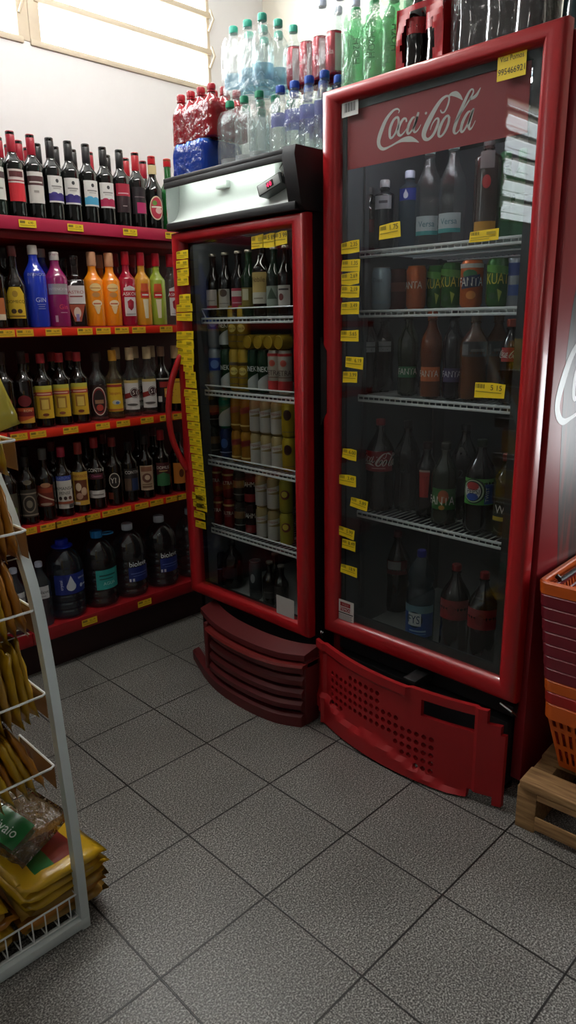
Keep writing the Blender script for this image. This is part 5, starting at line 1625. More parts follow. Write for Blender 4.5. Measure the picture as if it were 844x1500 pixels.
K_FANTA = can(CR + 0.001, CH, '#d0652a', [('r', -0.05, 0.05, 0.112, 0.124, P('#cfc9c2', 0.4)), ('e', -0.004, 0.095, 0.022, 0.012, P('#3c7a48', 0.45)), ('p', [(-0.030, 0.052), (0.030, 0.060), (0.028, 0.094), (-0.028, 0.086)], P('#1e2c54', 0.4)), ('t', 'FANTA', 0.0, 0.073, 0.025, P('#f0ebe4', 0.4), 0.7), ('e', 0.002, 0.035, 0.014, 0.012, P('#e08a3a', 0.4))], '#b8b4ae')
K_KUAT = can(CR, CH, '#2f6a2a', [('p', [(-0.04, 0.10), (0.04, 0.085), (0.04, 0.11), (-0.04, 0.118)], P('#5a9a3a', 0.4)), ('t', 'KUAT', 0.0, 0.078, 0.030, P('#d9c23a', 0.4), 0.62), ('p', [(0.0, 0.05), (0.014, 0.042), (0.006, 0.012)], P('#a8b84a', 0.4)), ('e', -0.014, 0.03, 0.010, 0.010, P('#1d4a1e', 0.4))], '#8a9a7a')
K_WHITE = can(CR, CH, '#a8b0b8', [('r', -0.045, 0.045, 0.085, 0.12, P('#22418e', 0.4)), ('r', -0.02, 0.02, 0.03, 0.06, P('#3a58a0', 0.4))])
for k, px, x, lb in ((K_SILV, 559, XA, 'silver-blue can at the handle end of the can shelf'), (K_DKOR, 583, XA + 0.10, 'dark red can set back behind the silver-blue and orange cans'),
                     (K_OR, 610, XA + 0.03, 'orange can between the dark red can and the green cans'), (K_KUAT, 640, XA + 0.08, 'green can with yellow lettering, set back beside the orange can'),
                     (K_KUAT, 661, XA + 0.02, 'green can with yellow lettering, between the set-back green can and the orange-white can'), (K_FANTA, 691, XA - 0.02, 'orange can with white top and white lettering'),
                     (K_KUAT, 729, XA - 0.01, 'green can with yellow lettering, beside the orange-white can toward the hinge'), (K_WHITE, 756, XA + 0.02, 'white and blue can at the hinge end of the can shelf')):
    cold(k, px, 415, x, 1.484, lb, H2, 0.08)
H3 = 'bottles on the third shelf of the wide fridge'


def cola_prof(r, h, rn=0.0135):
    p = [(0.0, 0.008), (r * 0.6, 0.0), (r * 0.9, 0.006), (r * 0.98, 0.03), (r * 0.93, 0.30 * h), (r * 0.90, 0.38 * h), (r * 0.97, 0.46 * h), (r, 0.56 * h), (r * 0.96, 0.64 * h)]
    hn = h - 0.03
    for i in range(1, 7):
        t = i / 6
        s = 0.5 - 0.5 * math.cos(PI * t)
        p.append((r * 0.96 + (rn - r * 0.96) * s, 0.64 * h + (hn - 0.64 * h) * t))
    return p + [(rn * 1.25, hn + 0.002), (rn * 1.25, hn + 0.006), (rn, hn + 0.007), (rn, h - 0.004), (0, h - 0.003)]


def soda(r, h, mat, capc, ops, cat='soda'):
    return Kind('soda_bottle', cat, cola_prof(r, h), mat, (0.0152, h - 0.022, h, P(capc, 0.4), True, 16), [(r * 0.985, 0.0, ops)])


S_GREYL = soda(0.034, 0.265, COLA, '#2a2a2c', [('r', -0.030, 0.030, 0.14, 0.175, P('#8e9092', 0.5)), ('r', -0.030, 0.030, 0.156, 0.160, P('#4a4c50', 0.5))])
S_FGRN = soda(0.036, 0.272, P('#26301c', 0.1, coat=0.5), '#4a4a3a', [('r', -0.033, 0.033, 0.062, 0.098, P('#1e6a3c', 0.45)), ('t', 'FANTA', 0.002, 0.082, 0.020, P('#e0dcd2', 0.4), 0.75)])
S_FORG = soda(0.037, 0.272, P('#6a3312', 0.1, coat=0.5), '#a84a22', [('r', -0.034, 0.034, 0.055, 0.100, P('#c8642a', 0.45)), ('t', 'FANTA', -0.006, 0.079, 0.020, P('#e8e0d2', 0.4), 0.75)])
S_FGRP = soda(0.034, 0.272, P('#16101a', 0.1, coat=0.5), '#2a2430', [('r', -0.031, 0.031, 0.055, 0.098, P('#3c2c54', 0.45)), ('t', 'FANTA', -0.002, 0.080, 0.019, P('#cfcad6', 0.4), 0.75)])
S_BROWN = soda(0.046, 0.262, P('#5a300f', 0.1, coat=0.5), '#6a4a2a', [('r', -0.042, 0.042, 0.135, 0.180, P('#2c2a2c', 0.45)), ('r', -0.042, -0.018, 0.140, 0.172, P('#6a6a6c', 0.5)), ('r', -0.01, 0.03, 0.150, 0.158, P('#6a6664', 0.5))])
S_COLAS = soda(0.031, 0.245, COLA, '#b4442a', [('r', -0.028, 0.028, 0.125, 0.165, P('#a82428', 0.45)), ('k', 0, 0.146, 0.022, P('#d8cfc8', 0.4))])
for k, px, x, lb in ((S_GREYL, 541, XA, 'dark soda bottle with grey label at the handle end of the third shelf'), (S_GREYL, 563, XA + 0.06, 'dark soda bottle with grey label, set back beside the green-label one'),
                     (S_FGRN, 598, XA, 'soda bottle with green label, third shelf of the wide fridge'), (S_FORG, 632, XA - 0.01, 'orange soda bottle with orange label'),
                     (S_FGRP, 664, XA, 'dark purple-label soda bottle beside the orange-label one'), (S_BROWN, 695, XA + 0.01, 'amber soda bottle with dark band, behind the 5 15 sticker'),
                     (S_BROWN, 728, XA + 0.07, 'amber soda bottle with dark band, set back toward the hinge'), (S_COLAS, 748, XA - 0.02, 'small cola bottle with orange-red cap at the hinge end')):
    cold(k, px, 525, x, 1.204, lb, H3, 0.08)
H4 = 'large bottles on the lower shelf of the wide fridge'
S_COLA2 = soda(0.052, 0.330, COLA, '#8a1a1c', [('r', -0.060, 0.060, 0.150, 0.222, P('#8e1c26', 0.45)), ('k', 0.0, 0.192, 0.046, P('#d8c8c4', 0.4)), ('r', -0.02, 0.03, 0.160, 0.163, P('#c89a98', 0.5))])
S_COLA2B = soda(0.052, 0.330, COLA, '#8a1a1c', [('r', -0.060, 0.060, 0.145, 0.215, P('#8c1a1e', 0.45)), ('e', -0.01, 0.18, 0.014, 0.02, P('#7a1418', 0.45))])
S_DK = soda(0.047, 0.322, COLA, '#1a1a1a', [('t', '21', 0, 0.16, 0.03, P('#4a4a4a', 0.4)), ('e', 0, 0.16, 0.001, 0.001, P('#4a4a4a', 0.4))])
S_REDTAG = soda(0.036, 0.262, COLA, '#3a1a1a', [('p', [(-0.016, 0.075), (0.014, 0.075), (0.018, 0.165), (-0.020, 0.165)], P('#a8281e', 0.45)), ('r', -0.020, 0.018, 0.163, 0.170, P('#b8a89a', 0.45))])
S_FGRN2 = soda(0.044, 0.275, P('#20281a', 0.1, coat=0.5), '#2e2e26', [('r', -0.04, 0.05, 0.058, 0.128, P('#2f6a2c', 0.45)), ('e', 0.004, 0.102, 0.018, 0.022, P('#b85a2a', 0.45)), ('t', 'FANTA', -0.004, 0.088, 0.028, P('#e8e4da', 0.4), 0.75), ('e', 0.0, 0.065, 0.010, 0.008, P('#c08a3a', 0.45))])
S_PEPSI = soda(0.050, 0.300, COLA, '#2a3a2a', [('r', -0.052, 0.056, 0.098, 0.182, P('#4a9a3c', 0.45)), ('r', 0.020, 0.056, 0.10, 0.165, P('#284a8c', 0.45)), ('e', -0.014, 0.142, 0.038, 0.040, P('#16341c', 0.45)), ('e', -0.016, 0.142, 0.034, 0.036, P('#b8d0a8', 0.45)), ('e', -0.017, 0.142, 0.030, 0.033, P('#1c2a24', 0.45)),
                                                ('e', -0.018, 0.142, 0.026, 0.029, P('#d8d8d4', 0.45)), ('e', -0.018, 0.158, 0.020, 0.013, P('#b8342c', 0.45)), ('e', -0.018, 0.124, 0.019, 0.012, P('#2c4a9a', 0.45)), ('t', 'PEPSI', -0.016, 0.141, 0.016, P('#16181c', 0.4), 0.85), ('tv', 'TWIST', 0.028, 0.132, 0.011, P('#d0dccc', 0.4))])
S_W = soda(0.042, 0.262, P('#2a2a14', 0.1, coat=0.5), '#7a2a20', [('r', -0.038, 0.038, 0.052, 0.110, P('#23281e', 0.45)), ('r', -0.038, 0.038, 0.055, 0.068, P('#b8a238', 0.45)), ('t', 'WI', -0.010, 0.092, 0.026, P('#d8d4cc', 0.4), 0.8)])
for k, px, py, x, lb in ((S_COLA2, 557, 670, XA - 0.005, 'two-litre cola bottle with red script label, handle end of the fourth shelf'), (S_DK, 597, 670, XA + 0.06, 'dark unlabelled soda bottle set back beside the big cola'),
                         (S_REDTAG, 626, 670, XA + 0.03, 'dark soda bottle with narrow red tapering label'), (S_FGRN2, 652, 700, XA - 0.005, 'soda bottle with green label and orange emblem, fourth shelf'),
                         (S_PEPSI, 704, 700, XA - 0.005, 'two-litre bottle with bright green ringed label'), (S_W, 742, 710, XA + 0.01, 'soda bottle with black and yellow label at the hinge end'),
                         (S_DK, 680, 690, XA + 0.11, 'dark soda bottle set back between the green labels')):
    cold(k, px, py, x, 0.787, lb, H4, 0.06)
H5 = 'bottles on the floor of the wide fridge'
S_COLAW = soda(0.050, 0.330, COLA, '#5a1a1c', [('r', -0.048, 0.048, 0.165, 0.222, P('#6a1c22', 0.45)), ('r', -0.034, 0.020, 0.185, 0.218, P('#9a9492', 0.5))])
BLUEPET = thin('pale_blue_soda', '#a8c4d0', 1.2, 0.05, haze=0.10, hazecol='#6a8ea4', bump=0.2, bscale=20)
S_BLUE = Kind('soda_bottle', 'soda', [(0, 0.006), (0.03, 0.0), (0.05, 0.01), (0.051, 0.16), (0.050, 0.20), (0.040, 0.218), (0.044, 0.235), (0.047, 0.26), (0.040, 0.285), (0.024, 0.31), (0.0135, 0.325), (0.0135, 0.345), (0, 0.346)], BLUEPET,
              (0.0155, 0.326, 0.350, P('#2a2c8c', 0.4), True, 16), [(0.051, 0.0, [('r', -0.062, 0.062, 0.040, 0.130, P('#1f4f9c', 0.45)), ('r', -0.062, 0.062, 0.130, 0.158, P('#6f98a4', 0.45)), ('e', -0.012, 0.105, 0.030, 0.030, P('#14324a', 0.45)), ('r', -0.036, 0.012, 0.082, 0.130, P('#d8dede', 0.45)), ('t', 'FYS', -0.014, 0.106, 0.030, P('#1a3a5c', 0.4), 0.7), ('r', -0.03, 0.03, 0.060, 0.066, P('#8ab0d8', 0.45)), ('r', -0.03, 0.03, 0.05, 0.054, P('#5a8ac8', 0.45))])])
for k, px, py, x, lb in ((S_COLAW, 582, 830, 1.14, 'cola bottle with white panel label, standing back on the fridge floor'), (S_BLUE, 617, 850, XA - 0.005, 'pale blue bottle with blue label and blue cap'),
                         (S_COLA2B, 668, 860, XA, 'two-litre cola with plain red label beside the pale blue bottle'), (S_COLA2B, 709, 870, XA - 0.005, 'two-litre cola with plain red label at the hinge end of the fridge floor')):
    cold(k, px, py, x, 0.3245, lb, H5, 0.06)

# ---------------------------------------------------------------- packs stacked on the fridges
W15 = pet('water_bottle', 'water', 0.037, 0.224, PETCLEAR, '#3fae98', [('r', -0.050, 0.050, 0.018, 0.070, thin('blue_film_label', '#9fc4d4', 0.8, 0.2, haze=0.45, hazecol='#8fb8cc')), ('t', 'LA', -0.01, 0.044, 0.026, P('#7aa0b8', 0.5))], sh=0.60)
W05 = pet('water_bottle', 'water', 0.0390, 0.246, PETCLEAR, '#2f9a72', [('r', -0.042, 0.042, 0.022, 0.052, thin('white_film_label', '#dfe4e4', 0.8, 0.2, haze=0.55, hazecol='#d4dadc')), ('r', -0.02, 0.02, 0.034, 0.040, P('#8f9a9c', 0.5))], sh=0.66)
WBL = pet('water_bottle', 'water', 0.0335, 0.240, PETCLEAR, '#1f4fb4', [('r', -0.042, 0.042, 0.110, 0.152, thin('violet_film_label', '#8f96d4', 0.8, 0.2, haze=0.5, hazecol='#7f88cc'))], sh=0.66)
SRED = Kind('soda_bottle', 'soda', cola_prof(0.031, 0.178), P('#8c1420', 0.2, coat=0.4), (0.0150, 0.158, 0.178, P('#9c1624', 0.4), True, 16), [])
CBLUE = can(0.033, 0.132, '#2456b0', [('e', 0, 0.06, 0.015, 0.035, P('#c4ccd4', 0.35))])
CRED = can(0.030, 0.125, '#9c2434', [('r', 0.01, 0.036, 0.01, 0.115, P('#b8b2b0', 0.4)), ('t', 'Cola', -0.016, 0.065, 0.016, P('#d8b8b8', 0.4))])
H2OH = pet('soda_bottle', 'soda', 0.036, 0.250, PETGREEN, '#5ab07c', [('td', 'H2OH', 0.004, 0.125, 0.020, P('#163a20', 0.4), 0.9)], ribs=False, sh=0.70)
COKE6 = soda(0.0365, 0.24, COLA, '#a8141c', [('r', -0.034, 0.034, 0.115, 0.155, P('#9c1c24', 0.4))])
COLA2L = soda(0.0415, 0.310, COLA, '#8a1a1c', [('r', -0.050, 0.050, 0.175, 0.23, P('#4a1c20', 0.45))])
WCAP = pet('water_bottle', 'water', 0.041, 0.300, PETCLEAR, '#c8d4e4', [('r', -0.05, 0.05, 0.11, 0.16, thin('pale_film_label', '#c4d4e4', 0.8, 0.2, haze=0.4, hazecol='#b0c4d8'))], sh=0.6)


def film(root, x0, x1, y0, y1, z0, z1, mat, bulge=0.004, seed=1):
    """shrink film: a rounded, slightly wrinkled skin around the pack"""
    r = random.Random(seed)
    a = MB()
    nx, nz = 30, 9
    c = 0.025
    loop = []
    for (cx, cy, a0) in ((x1 - c, y1 - c, 0), (x0 + c, y1 - c, 90), (x0 + c, y0 + c, 180), (x1 - c, y0 + c, 270)):
        for k in range(5):
            an = math.radians(a0 + 22.5 * k)
            loop.append((cx + c * math.cos(an), cy + c * math.sin(an), an))
    L_ = []
    for i in range(len(loop)):
        p, q = loop[i], loop[(i + 1) % len(loop)]
        d = math.hypot(q[0] - p[0], q[1] - p[1])
        n = max(1, int(d / 0.02))
        for k in range(n):
            t = k / n
            L_.append((p[0] + (q[0] - p[0]) * t, p[1] + (q[1] - p[1]) * t))
    n = len(L_)
    mx, my = (x0 + x1) / 2, (y0 + y1) / 2
    vs, fs = [], []
    for j in range(nz + 1):
        t = j / nz
        for i, (x, y) in enumerate(L_):
            s = 1.0 + r.uniform(-0.012, 0.012) - (0.10 * max(0, t - 0.85) / 0.15)
            vs.append((mx + (x - mx) * s, my + (y - my) * s, z0 + (z1 - z0) * t + r.uniform(-0.003, 0.003) * (0 < j)))
    for j in range(nz):
        for i in range(n):
            k = (i + 1) % n
            fs.append((j * n + i, j * n + k, (j + 1) * n + k, (j + 1) * n + i))
    a.add(vs, fs, mat)
    return a.build('shrink_film', root, angle=180, label='clear wrinkled shrink film' if mat is FILM else None)


def pack(name, kind, nx, ny, loc, rz, label, cat, film_mat=FILM, fh=None, gap=1.01, part='bottle', seed=1, turn=-PI / 2, group=None):
    """six-pack style bundle: the wrapped bottles move as one, so they are its parts"""
    t = thing(name, loc, label, cat, group)
    t.rotation_euler = (0, 0, rz)
    r = max(p.co.x for p in kind.parts[0][1].vertices)
    h = max(p.co.z for p in kind.parts[0][1].vertices)
    st = 2 * r * gap
    for i in range(nx):
        for j in range(ny):
            kind.part_of(t, part, ((i - (nx - 1) / 2) * st, (j - (ny - 1) / 2) * st, 0.001), turn + 0.4 + R.uniform(-0.3, 0.3))
    if film_mat:
        film(t, -nx * st / 2 - 0.003, nx * st / 2 + 0.003, -ny * st / 2 - 0.003, ny * st / 2 + 0.003, 0.004, fh or h * 0.88, film_mat, seed=seed)
    return t


TOPB = 1.979                                        # top of the sign box of the narrow fridge
REDFILM = thin('red_shrink_film', '#d87078', 0.9, 0.12, haze=0.55, hazecol='#a01c28', bump=0.8, bscale=25)
BLUEFILM = thin('blue_shrink_film', '#7090d8', 0.9, 0.12, haze=0.55, hazecol='#1c4cb0', bump=0.8, bscale=25)
X0 = 0.80


def yb(px, py=200, x=X0):
    return on_x(px, py, x).y


def mid(pa, pb, py=200, x=X0):
    return (yb(pa, py, x) + yb(pb, py, x)) / 2


pk = pack('can_pack', CBLUE, 3, 3, (0.875, 0.853, TOPB), 0, 'blue film pack of cans at the wall end of the narrow fridge top', 'drink pack', BLUEFILM, 0.130, part='can', seed=3)
pack('soda_pack', SRED, 3, 4, (0.895, 0.856, TOPB + 0.1365), 0, 'red film pack of red soda bottles stacked on the blue pack', 'drink pack', REDFILM, 0.125, seed=4, gap=0.99)
pack('water_pack', W05, 3, 3, (0.935, 0.612, TOPB), 0, 'pack of small green-capped waters standing on the narrow fridge, under the big waters', 'drink pack', FILM, 0.21, seed=5)
pack('water_pack', W15, 3, 3, (0.935, 0.588, TOPB + 0.2505), 0, 'pack of big teal-capped waters stacked on the small water pack', 'drink pack', FILM, 0.19, seed=6)
pack('water_pack', WBL, 3, 4, (0.927, 0.331, TOPB), 0, 'pack of blue-capped waters with violet labels beside the wide fridge', 'drink pack', FILM, 0.20, seed=7)
pack('can_pack', CRED, 2, 4, (0.965, 0.345, TOPB + 0.2445), 0, 'pack of red and silver cola cans standing on the blue-capped waters', 'drink pack', FILM, 0.122, part='can', seed=8)
TOPA = 2.1165
XT = 0.90


def pa(a, b, py=40, x=0.85):
    return mid(a, b, py, x)


pack('soda_pack', H2OH, 3, 3, (0.955, 0.050, TOPA), 0, 'pack of green lime-drink bottles at the handle end of the wide fridge top', 'drink pack', FILMGREEN, 0.235, seed=9)
pack('soda_pack', COKE6, 3, 2, (0.955, -0.143, TOPA), 0, 'red-wrapped pack of small cola bottles beside the green pack', 'drink pack', None, 0.2, seed=10)
pack('soda_pack', COLA2L, 2, 3, (0.94, -0.358, TOPA), 0, 'clear-wrapped pack of two-litre colas beside the red-wrapped pack', 'drink pack', FILM, 0.28, seed=11, gap=1.04)
pack('water_pack', WBL, 2, 3, (1.11, pa(474, 520, 20, 1.11), TOPB), 0, 'small water pack set back behind the blue-capped waters', 'drink pack', FILM, 0.18, seed=13)
pack('water_pack', WCAP, 2, 2, (1.11, pa(474, 520, 20, 1.11), TOPB + 0.2445), 0, 'pack of clear waters standing high behind the red cola cans', 'drink pack', FILM, 0.26, seed=12)
S_PETB = soda(0.048, 0.31, P('#1c2a2c', 0.1, coat=0.6), '#2a4a4a', [('r', -0.05, 0.05, 0.12, 0.19, P('#27405c', 0.45))])
S_PETB.place((0.93, -0.565, TOPA), -PI / 2 + 0.4, 'dark teal soda bottle at the outer corner of the wide fridge top', 'loose bottle')
# red printed film of the small cola pack: open window shows the bottles
t = [o for o in bpy.data.objects if o.get('label', '').startswith('red-wrapped pack')][0]
a = MB()
RF = P('#a3121c', 0.22, coat=0.5)
st = 0.0365 * 2 * 1.01
hx, hy = 1.5 * st + 0.004, 1.0 * st + 0.003
n = 24


def rim(y, z):
    return Vector((-hx - 0.003 * math.sin(z * 40 + y * 60), y, z))


for j in range(12):
    for i in range(n):
        y0, y1 = -hy + 2 * hy * i / n, -hy + 2 * hy * (i + 1) / n
        z0, z1 = 0.003 + 0.18 * j / 12, 0.003 + 0.18 * (j + 1) / 12
        yc, zc = (y0 + y1) / 2, (z0 + z1) / 2
        if ((yc - 0.005) / 0.056) ** 2 + ((zc - 0.085) / 0.085) ** 2 < 1 or zc < 0.03:
            continue
        a.add([rim(y0, z0), rim(y1, z0), rim(y1, z1), rim(y0, z1)], [(0, 1, 2, 3)], RF)
a.box(-hx, hx, -hy - 0.002, -hy, 0.003, 0.183, RF)
a.box(-hx, hx, hy, hy + 0.002, 0.003, 0.183, RF)
a.box(hx, hx + 0.002, -hy, hy, 0.003, 0.183, RF)
a.build('printed_film', t, angle=50, label='red printed film with an open oval window')

# ---------------------------------------------------------------- snack rack
RK = thing('snack_rack', (-0.66, 0.10, 0), 'grey steel snack rack with curved posts and wire baskets of bags', 'display rack')
LR = local(RK)
POSTM = pm('#cdd7d6', 0.4, noise=0.05)
RXR, RXL = -0.378, -0.96
pp = [(-0.068, 0.0), (-0.068, 0.215), (-0.062, 0.36), (-0.052, 0.50), (-0.042, 0.64), (-0.026, 0.77), (-0.004, 0.88), (0.030, 0.96), (0.072, 1.05), (0.122, 1.12), (0.185, 1.22), (0.26, 1.36), (0.32, 1.5)]
pc = catmull([(y, z, 0) for y, z in pp], 4)
for x in (RXR, RXL):
    m = MB()
    vs, fs = [], []
    for i, (y, z, _) in enumerate(pc):
        a_, b_ = pc[max(0, i - 1)], pc[min(len(pc) - 1, i + 1)]
        d = Vector((b_[0] - a_[0], b_[1] - a_[1])).normalized()
        nx_, nz_ = d.y * 0.013, -d.x * 0.013
        for sx in (-1, 1):
            vs += [(x + sx * 0.011, y + nx_, z + nz_), (x + sx * 0.011, y - nx_, z - nz_)]
    for i in range(len(pc) - 1):
        b = 4 * i
        for q in ((0, 1, 5, 4), (1, 3, 7, 5), (3, 2, 6, 7), (2, 0, 4, 6)):
            fs.append([b + k for k in q])
    fs += [[0, 2, 3, 1], [len(vs) - 4, len(vs) - 3, len(vs) - 1, len(vs) - 2]]
    m.add(vs, fs, POSTM, xf=LR)
    m.build('post', RK, angle=40)
m = MB(); m.box(RXL, RXR + 0.012, -0.082, -0.052, 0.004, 0.032, POSTM, 0.003, xf=LR); m.build('base_rail', RK)
m = MB(); m.box(RXL, RXR, 0.232, 0.256, 0.004, 0.032, POSTM, 0.003, xf=LR); m.build('base_rail', RK)
for x in (RXR, RXL):
    m = MB(); m.box(x - 0.011, x + 0.011, -0.054, 0.234, 0.005, 0.028, POSTM, 0.003, xf=LR); m.build('side_rail', RK)
PANELT = thin('tan_translucent_plastic', '#c9ab86', 0.7, 0.15, haze=0.45, hazecol='#a88a68')
TIERS = [0.44, 0.633, 0.845, 1.03, 1.228]
for z in TIERS:
    m = MB()
    yf, ybk = -0.022, 0.17
    m.tube([LR @ Vector(p) for p in ((RXL + 0.02, ybk, z), (RXL + 0.02, yf, z), (RXR - 0.016, yf, z), (RXR - 0.006, yf + 0.006, z), (RXR - 0.006, ybk, z))], 0.0030, WIRE)
    for k in range(4):
        y = yf + 0.055 + 0.035 * k
        m.tube([LR @ Vector((RXL + 0.02, y, z - 0.075)), LR @ Vector((RXR - 0.008, y, z - 0.075))], 0.0014, WIRE)
    for x in (RXL + 0.02, RXR - 0.008):
        m.tube([LR @ Vector((x, yf + 0.05, z - 0.075)), LR @ Vector((x, ybk, z - 0.075)), LR @ Vector((x, ybk, z))], 0.0016, WIRE)
    bk = m.build('wire_basket', RK, label='white wire basket')
    for x in (RXR - 0.0055, RXL + 0.018):
        m = MB(); m.box(x - 0.0008, x + 0.0008, yf + 0.006, ybk, z - 0.065, z - 0.004, PANELT, xf=LR); m.build('side_panel', bk, label='translucent tan side panel')
    if z > 0.5:
        for x in (RXR, RXL):                          # arm reaching the curved post
            yy = [y for y, zz, _ in pc if abs(zz - z) < 0.05]
            m = MB(); m.tube([LR @ Vector((x - 0.005 * (1 if x == RXR else -1), 0.16, z - 0.02)), LR @ Vector((x, yy[0], z - 0.02))], 0.004, POSTM); m.build('bracket', bk)
m = MB()
for z in (0.036, 0.100):
    m.tube([LR @ Vector(p) for p in ((RXL + 0.012, 0.23, z), (RXL + 0.012, -0.066, z), (RXR - 0.012, -0.066, z), (RXR - 0.012, 0.23, z))], 0.0026, WIRE)
k = 0
x = RXR - 0.03
while x > RXL + 0.02:
    m.tube([LR @ Vector((x, 0.23, 0.036)), LR @ Vector((x, -0.066, 0.036)), LR @ Vector((x, -0.066, 0.100))], 0.0018, WIRE)
    x -= 0.032
m.build('wire_basket', RK, label='low white wire tray at the foot')


def bagmesh(name, wd, ht, th, col, seed, window=None, print_=None):
    """pillow bag lying in its own x-y plane, sealed flat at both ends, crumpled"""
    r = random.Random(seed)
    nx, ny = 9, 13
    grid = {}
    mb = MB()
    verts, faces = [], []
    ph = [r.uniform(0, 6.28) for _ in range(6)]
    for s in (1, -1):
        for i in range(nx + 1):
            for j in range(ny + 1):
                u, v = i / nx * 2 - 1, j / ny * 2 - 1
                e = max(0.0, 1 - abs(u) ** 3.0) ** 0.55 * max(0.0, 1 - (abs(v) / 0.86) ** 4) ** 0.6 if abs(v) < 0.86 else 0.0
                wob = 0.0016 * math.sin(9 * u + ph[0] + s) + 0.0016 * math.sin(11 * v + ph[1]) + r.uniform(-0.0012, 0.0012)
                pinch = 1 - 0.05 * math.exp(-((abs(v) - 0.86) / 0.08) ** 2)
                edge = i in (0, nx) or j in (0, ny)
                z = (0.004 * math.sin(3 * u + ph[2]) * (abs(v) > 0.8) if edge or abs(v) >= 0.86 else s * (th / 2 * e) + wob)
                if edge and s == -1:
                    grid[(s, i, j)] = grid[(1, i, j)]
                    continue
                grid[(s, i, j)] = len(verts)
                verts.append((u * wd / 2 * pinch, v * ht / 2, z))
    for s in (1, -1):
        for i in range(nx):
            for j in range(ny):
                q = [grid[(s, i, j)], grid[(s, i + 1, j)], grid[(s, i + 1, j + 1)], grid[(s, i, j + 1)]]
                faces.append((s, i, j, q if s == 1 else q[::-1]))
    for s, i, j, q in faces:
        m_ = col
        if print_:
            for (i0, i1, j0, j1, c) in print_:
                if i0 <= i < i1 and j0 <= j < j1:
                    m_ = c
        mb.add([verts[k] for k in q], [[0, 1, 2, 3]], m_)
    # weld
    me = mb.mesh(name, angle=0, recalc=False)
    bm = bmesh.new(); bm.from_mesh(me)
    bmesh.ops.remove_doubles(bm, verts=bm.verts, dist=1e-5)
    bmesh.ops.recalc_face_normals(bm, faces=bm.faces)
    bm.to_mesh(me); bm.free()
    me.shade_smooth()
    return me


FOILY = pm('#c79f1f', 0.30, coat=0.4, noise=0.12)
FOILO = pm('#b87a22', 0.32, coat=0.4, noise=0.12)
FOILT = pm('#ac8638', 0.35, coat=0.3, noise=0.12)
BAGRED = pm('#6e1c16', 0.3, coat=0.4)
BAGGRN = pm('#14622c', 0.3, coat=0.5)
BAGCLR = pm('#8a7058', 0.25, coat=0.6)
CELLO = thin('cello_bag', '#d8c8a8', 1.2, 0.08, haze=0.30, hazecol='#8a7454', bump=0.9, bscale=30)
SB_M = [bagmesh('snack_bag', 0.150, 0.205, 0.023, c, s, print_=p) for c, s, p in ((FOILY, 1, [(2, 7, 4, 9, FOILO)]), (FOILY, 2, None), (FOILO, 3, [(2, 7, 3, 10, FOILY)]), (FOILT, 4, [(1, 8, 5, 8, FOILO)]), (FOILY, 5, [(2, 7, 6, 10, BAGRED)]))]
TN = ['lowest hanging basket', 'second basket up', 'third basket up', 'fourth basket up', 'topmost basket']
for ti, z in enumerate(TIERS):
    nb = 14
    for k in range(nb):
        x = RXR - 0.022 - 0.0215 * k
        yc = 0.068 + R.uniform(-0.008, 0.008)
        lean = [-0.36, -0.08, -0.16, -0.1, -0.2][ti] * max(0.15, 1 - k / 14) + R.uniform(-0.03, 0.03)
        me = SB_M[R.choice([0, 1, 1, 2, 3, 4]) if ti != 3 else R.choice([2, 3, 4])]
        o = bpy.data.objects.new('snack_bag', me)
        COL.objects.link(o)
        # bag plane stands upright facing the rack end: local x -> room y, local y -> room z, local z -> room x
        base = Matrix(((0, 0, 1, 0), (1, 0, 0, 0), (0, 1, 0, 0), (0, 0, 0, 1)))
        tilt = Matrix.Rotation(lean, 4, 'Y') @ Matrix.Rotation(R.uniform(-0.10, 0.10), 4, 'X')
        zc = z - 0.072 + 0.0925
        o.matrix_world = Matrix.Translation((x, yc, z - 0.071)) @ tilt @ Matrix.Translation((0, 0, 0.1025)) @ base
        od = (ORD[k + 1]) + ' from the grey post'
        tag(o, 'thin snack bag standing in the %s, %s' % (TN[ti], od), 'snack bag', 'snack bags in the ' + TN[ti])
# heap of larger bags in the foot tray
PB_M = [bagmesh('snack_bag', 0.21, 0.225, 0.024, c, s, print_=p) for c, s, p in ((FOILY, 11, None), (FOILT, 12, [(2, 7, 3, 9, FOILO)]), (FOILY, 13, [(2, 7, 7, 10, BAGGRN), (2, 7, 3, 7, BAGRED)]), (FOILO, 14, None))]
names = ['bottom', 'second', 'third', 'fourth', 'fifth', 'sixth', 'seventh']
for k in range(6):
    me = PB_M[2] if k == 5 else PB_M[[1, 3, 1, 0, 0][k]]
    o = bpy.data.objects.new('snack_bag', me)
    COL.objects.link(o)
    o.matrix_world = Matrix.Translation((-0.398 + R.uniform(-0.014, 0.014), 0.050 - 0.002 * k, 0.051 + 0.0235 * k)) @ Matrix.Rotation(R.uniform(-0.07, 0.07), 4, 'Y') @ Matrix.Rotation(PI / 2 + R.uniform(-0.12, 0.12), 4, 'Z')
    tag(o, 'large flat snack bag, %s from the bottom of the heap by the grey post' % names[k] if k < 5 else 'large flat snack bag with green and red print, topmost of the heap', 'snack bag', 'large bags heaped in the foot tray')
for k in range(5):
    o = bpy.data.objects.new('snack_bag', PB_M[[1, 0, 3, 1, 0][k]])
    COL.objects.link(o)
    o.matrix_world = Matrix.Translation((-0.645 + R.uniform(-0.01, 0.01), 0.060, 0.054 + 0.0245 * k)) @ Matrix.Rotation(PI / 2 + R.uniform(-0.12, 0.12), 4, 'Z')
    tag(o, 'large snack bag, %s from the bottom of the heap farther from the grey post' % names[k], 'snack bag', 'large bags heaped in the foot tray')
cb = bpy.data.objects.new('snack_bag', bagmesh('snack_bag', 0.17, 0.22, 0.03, CELLO, 21, print_=[(1, 5, 3, 10, BAGGRN)]))
COL.objects.link(cb)
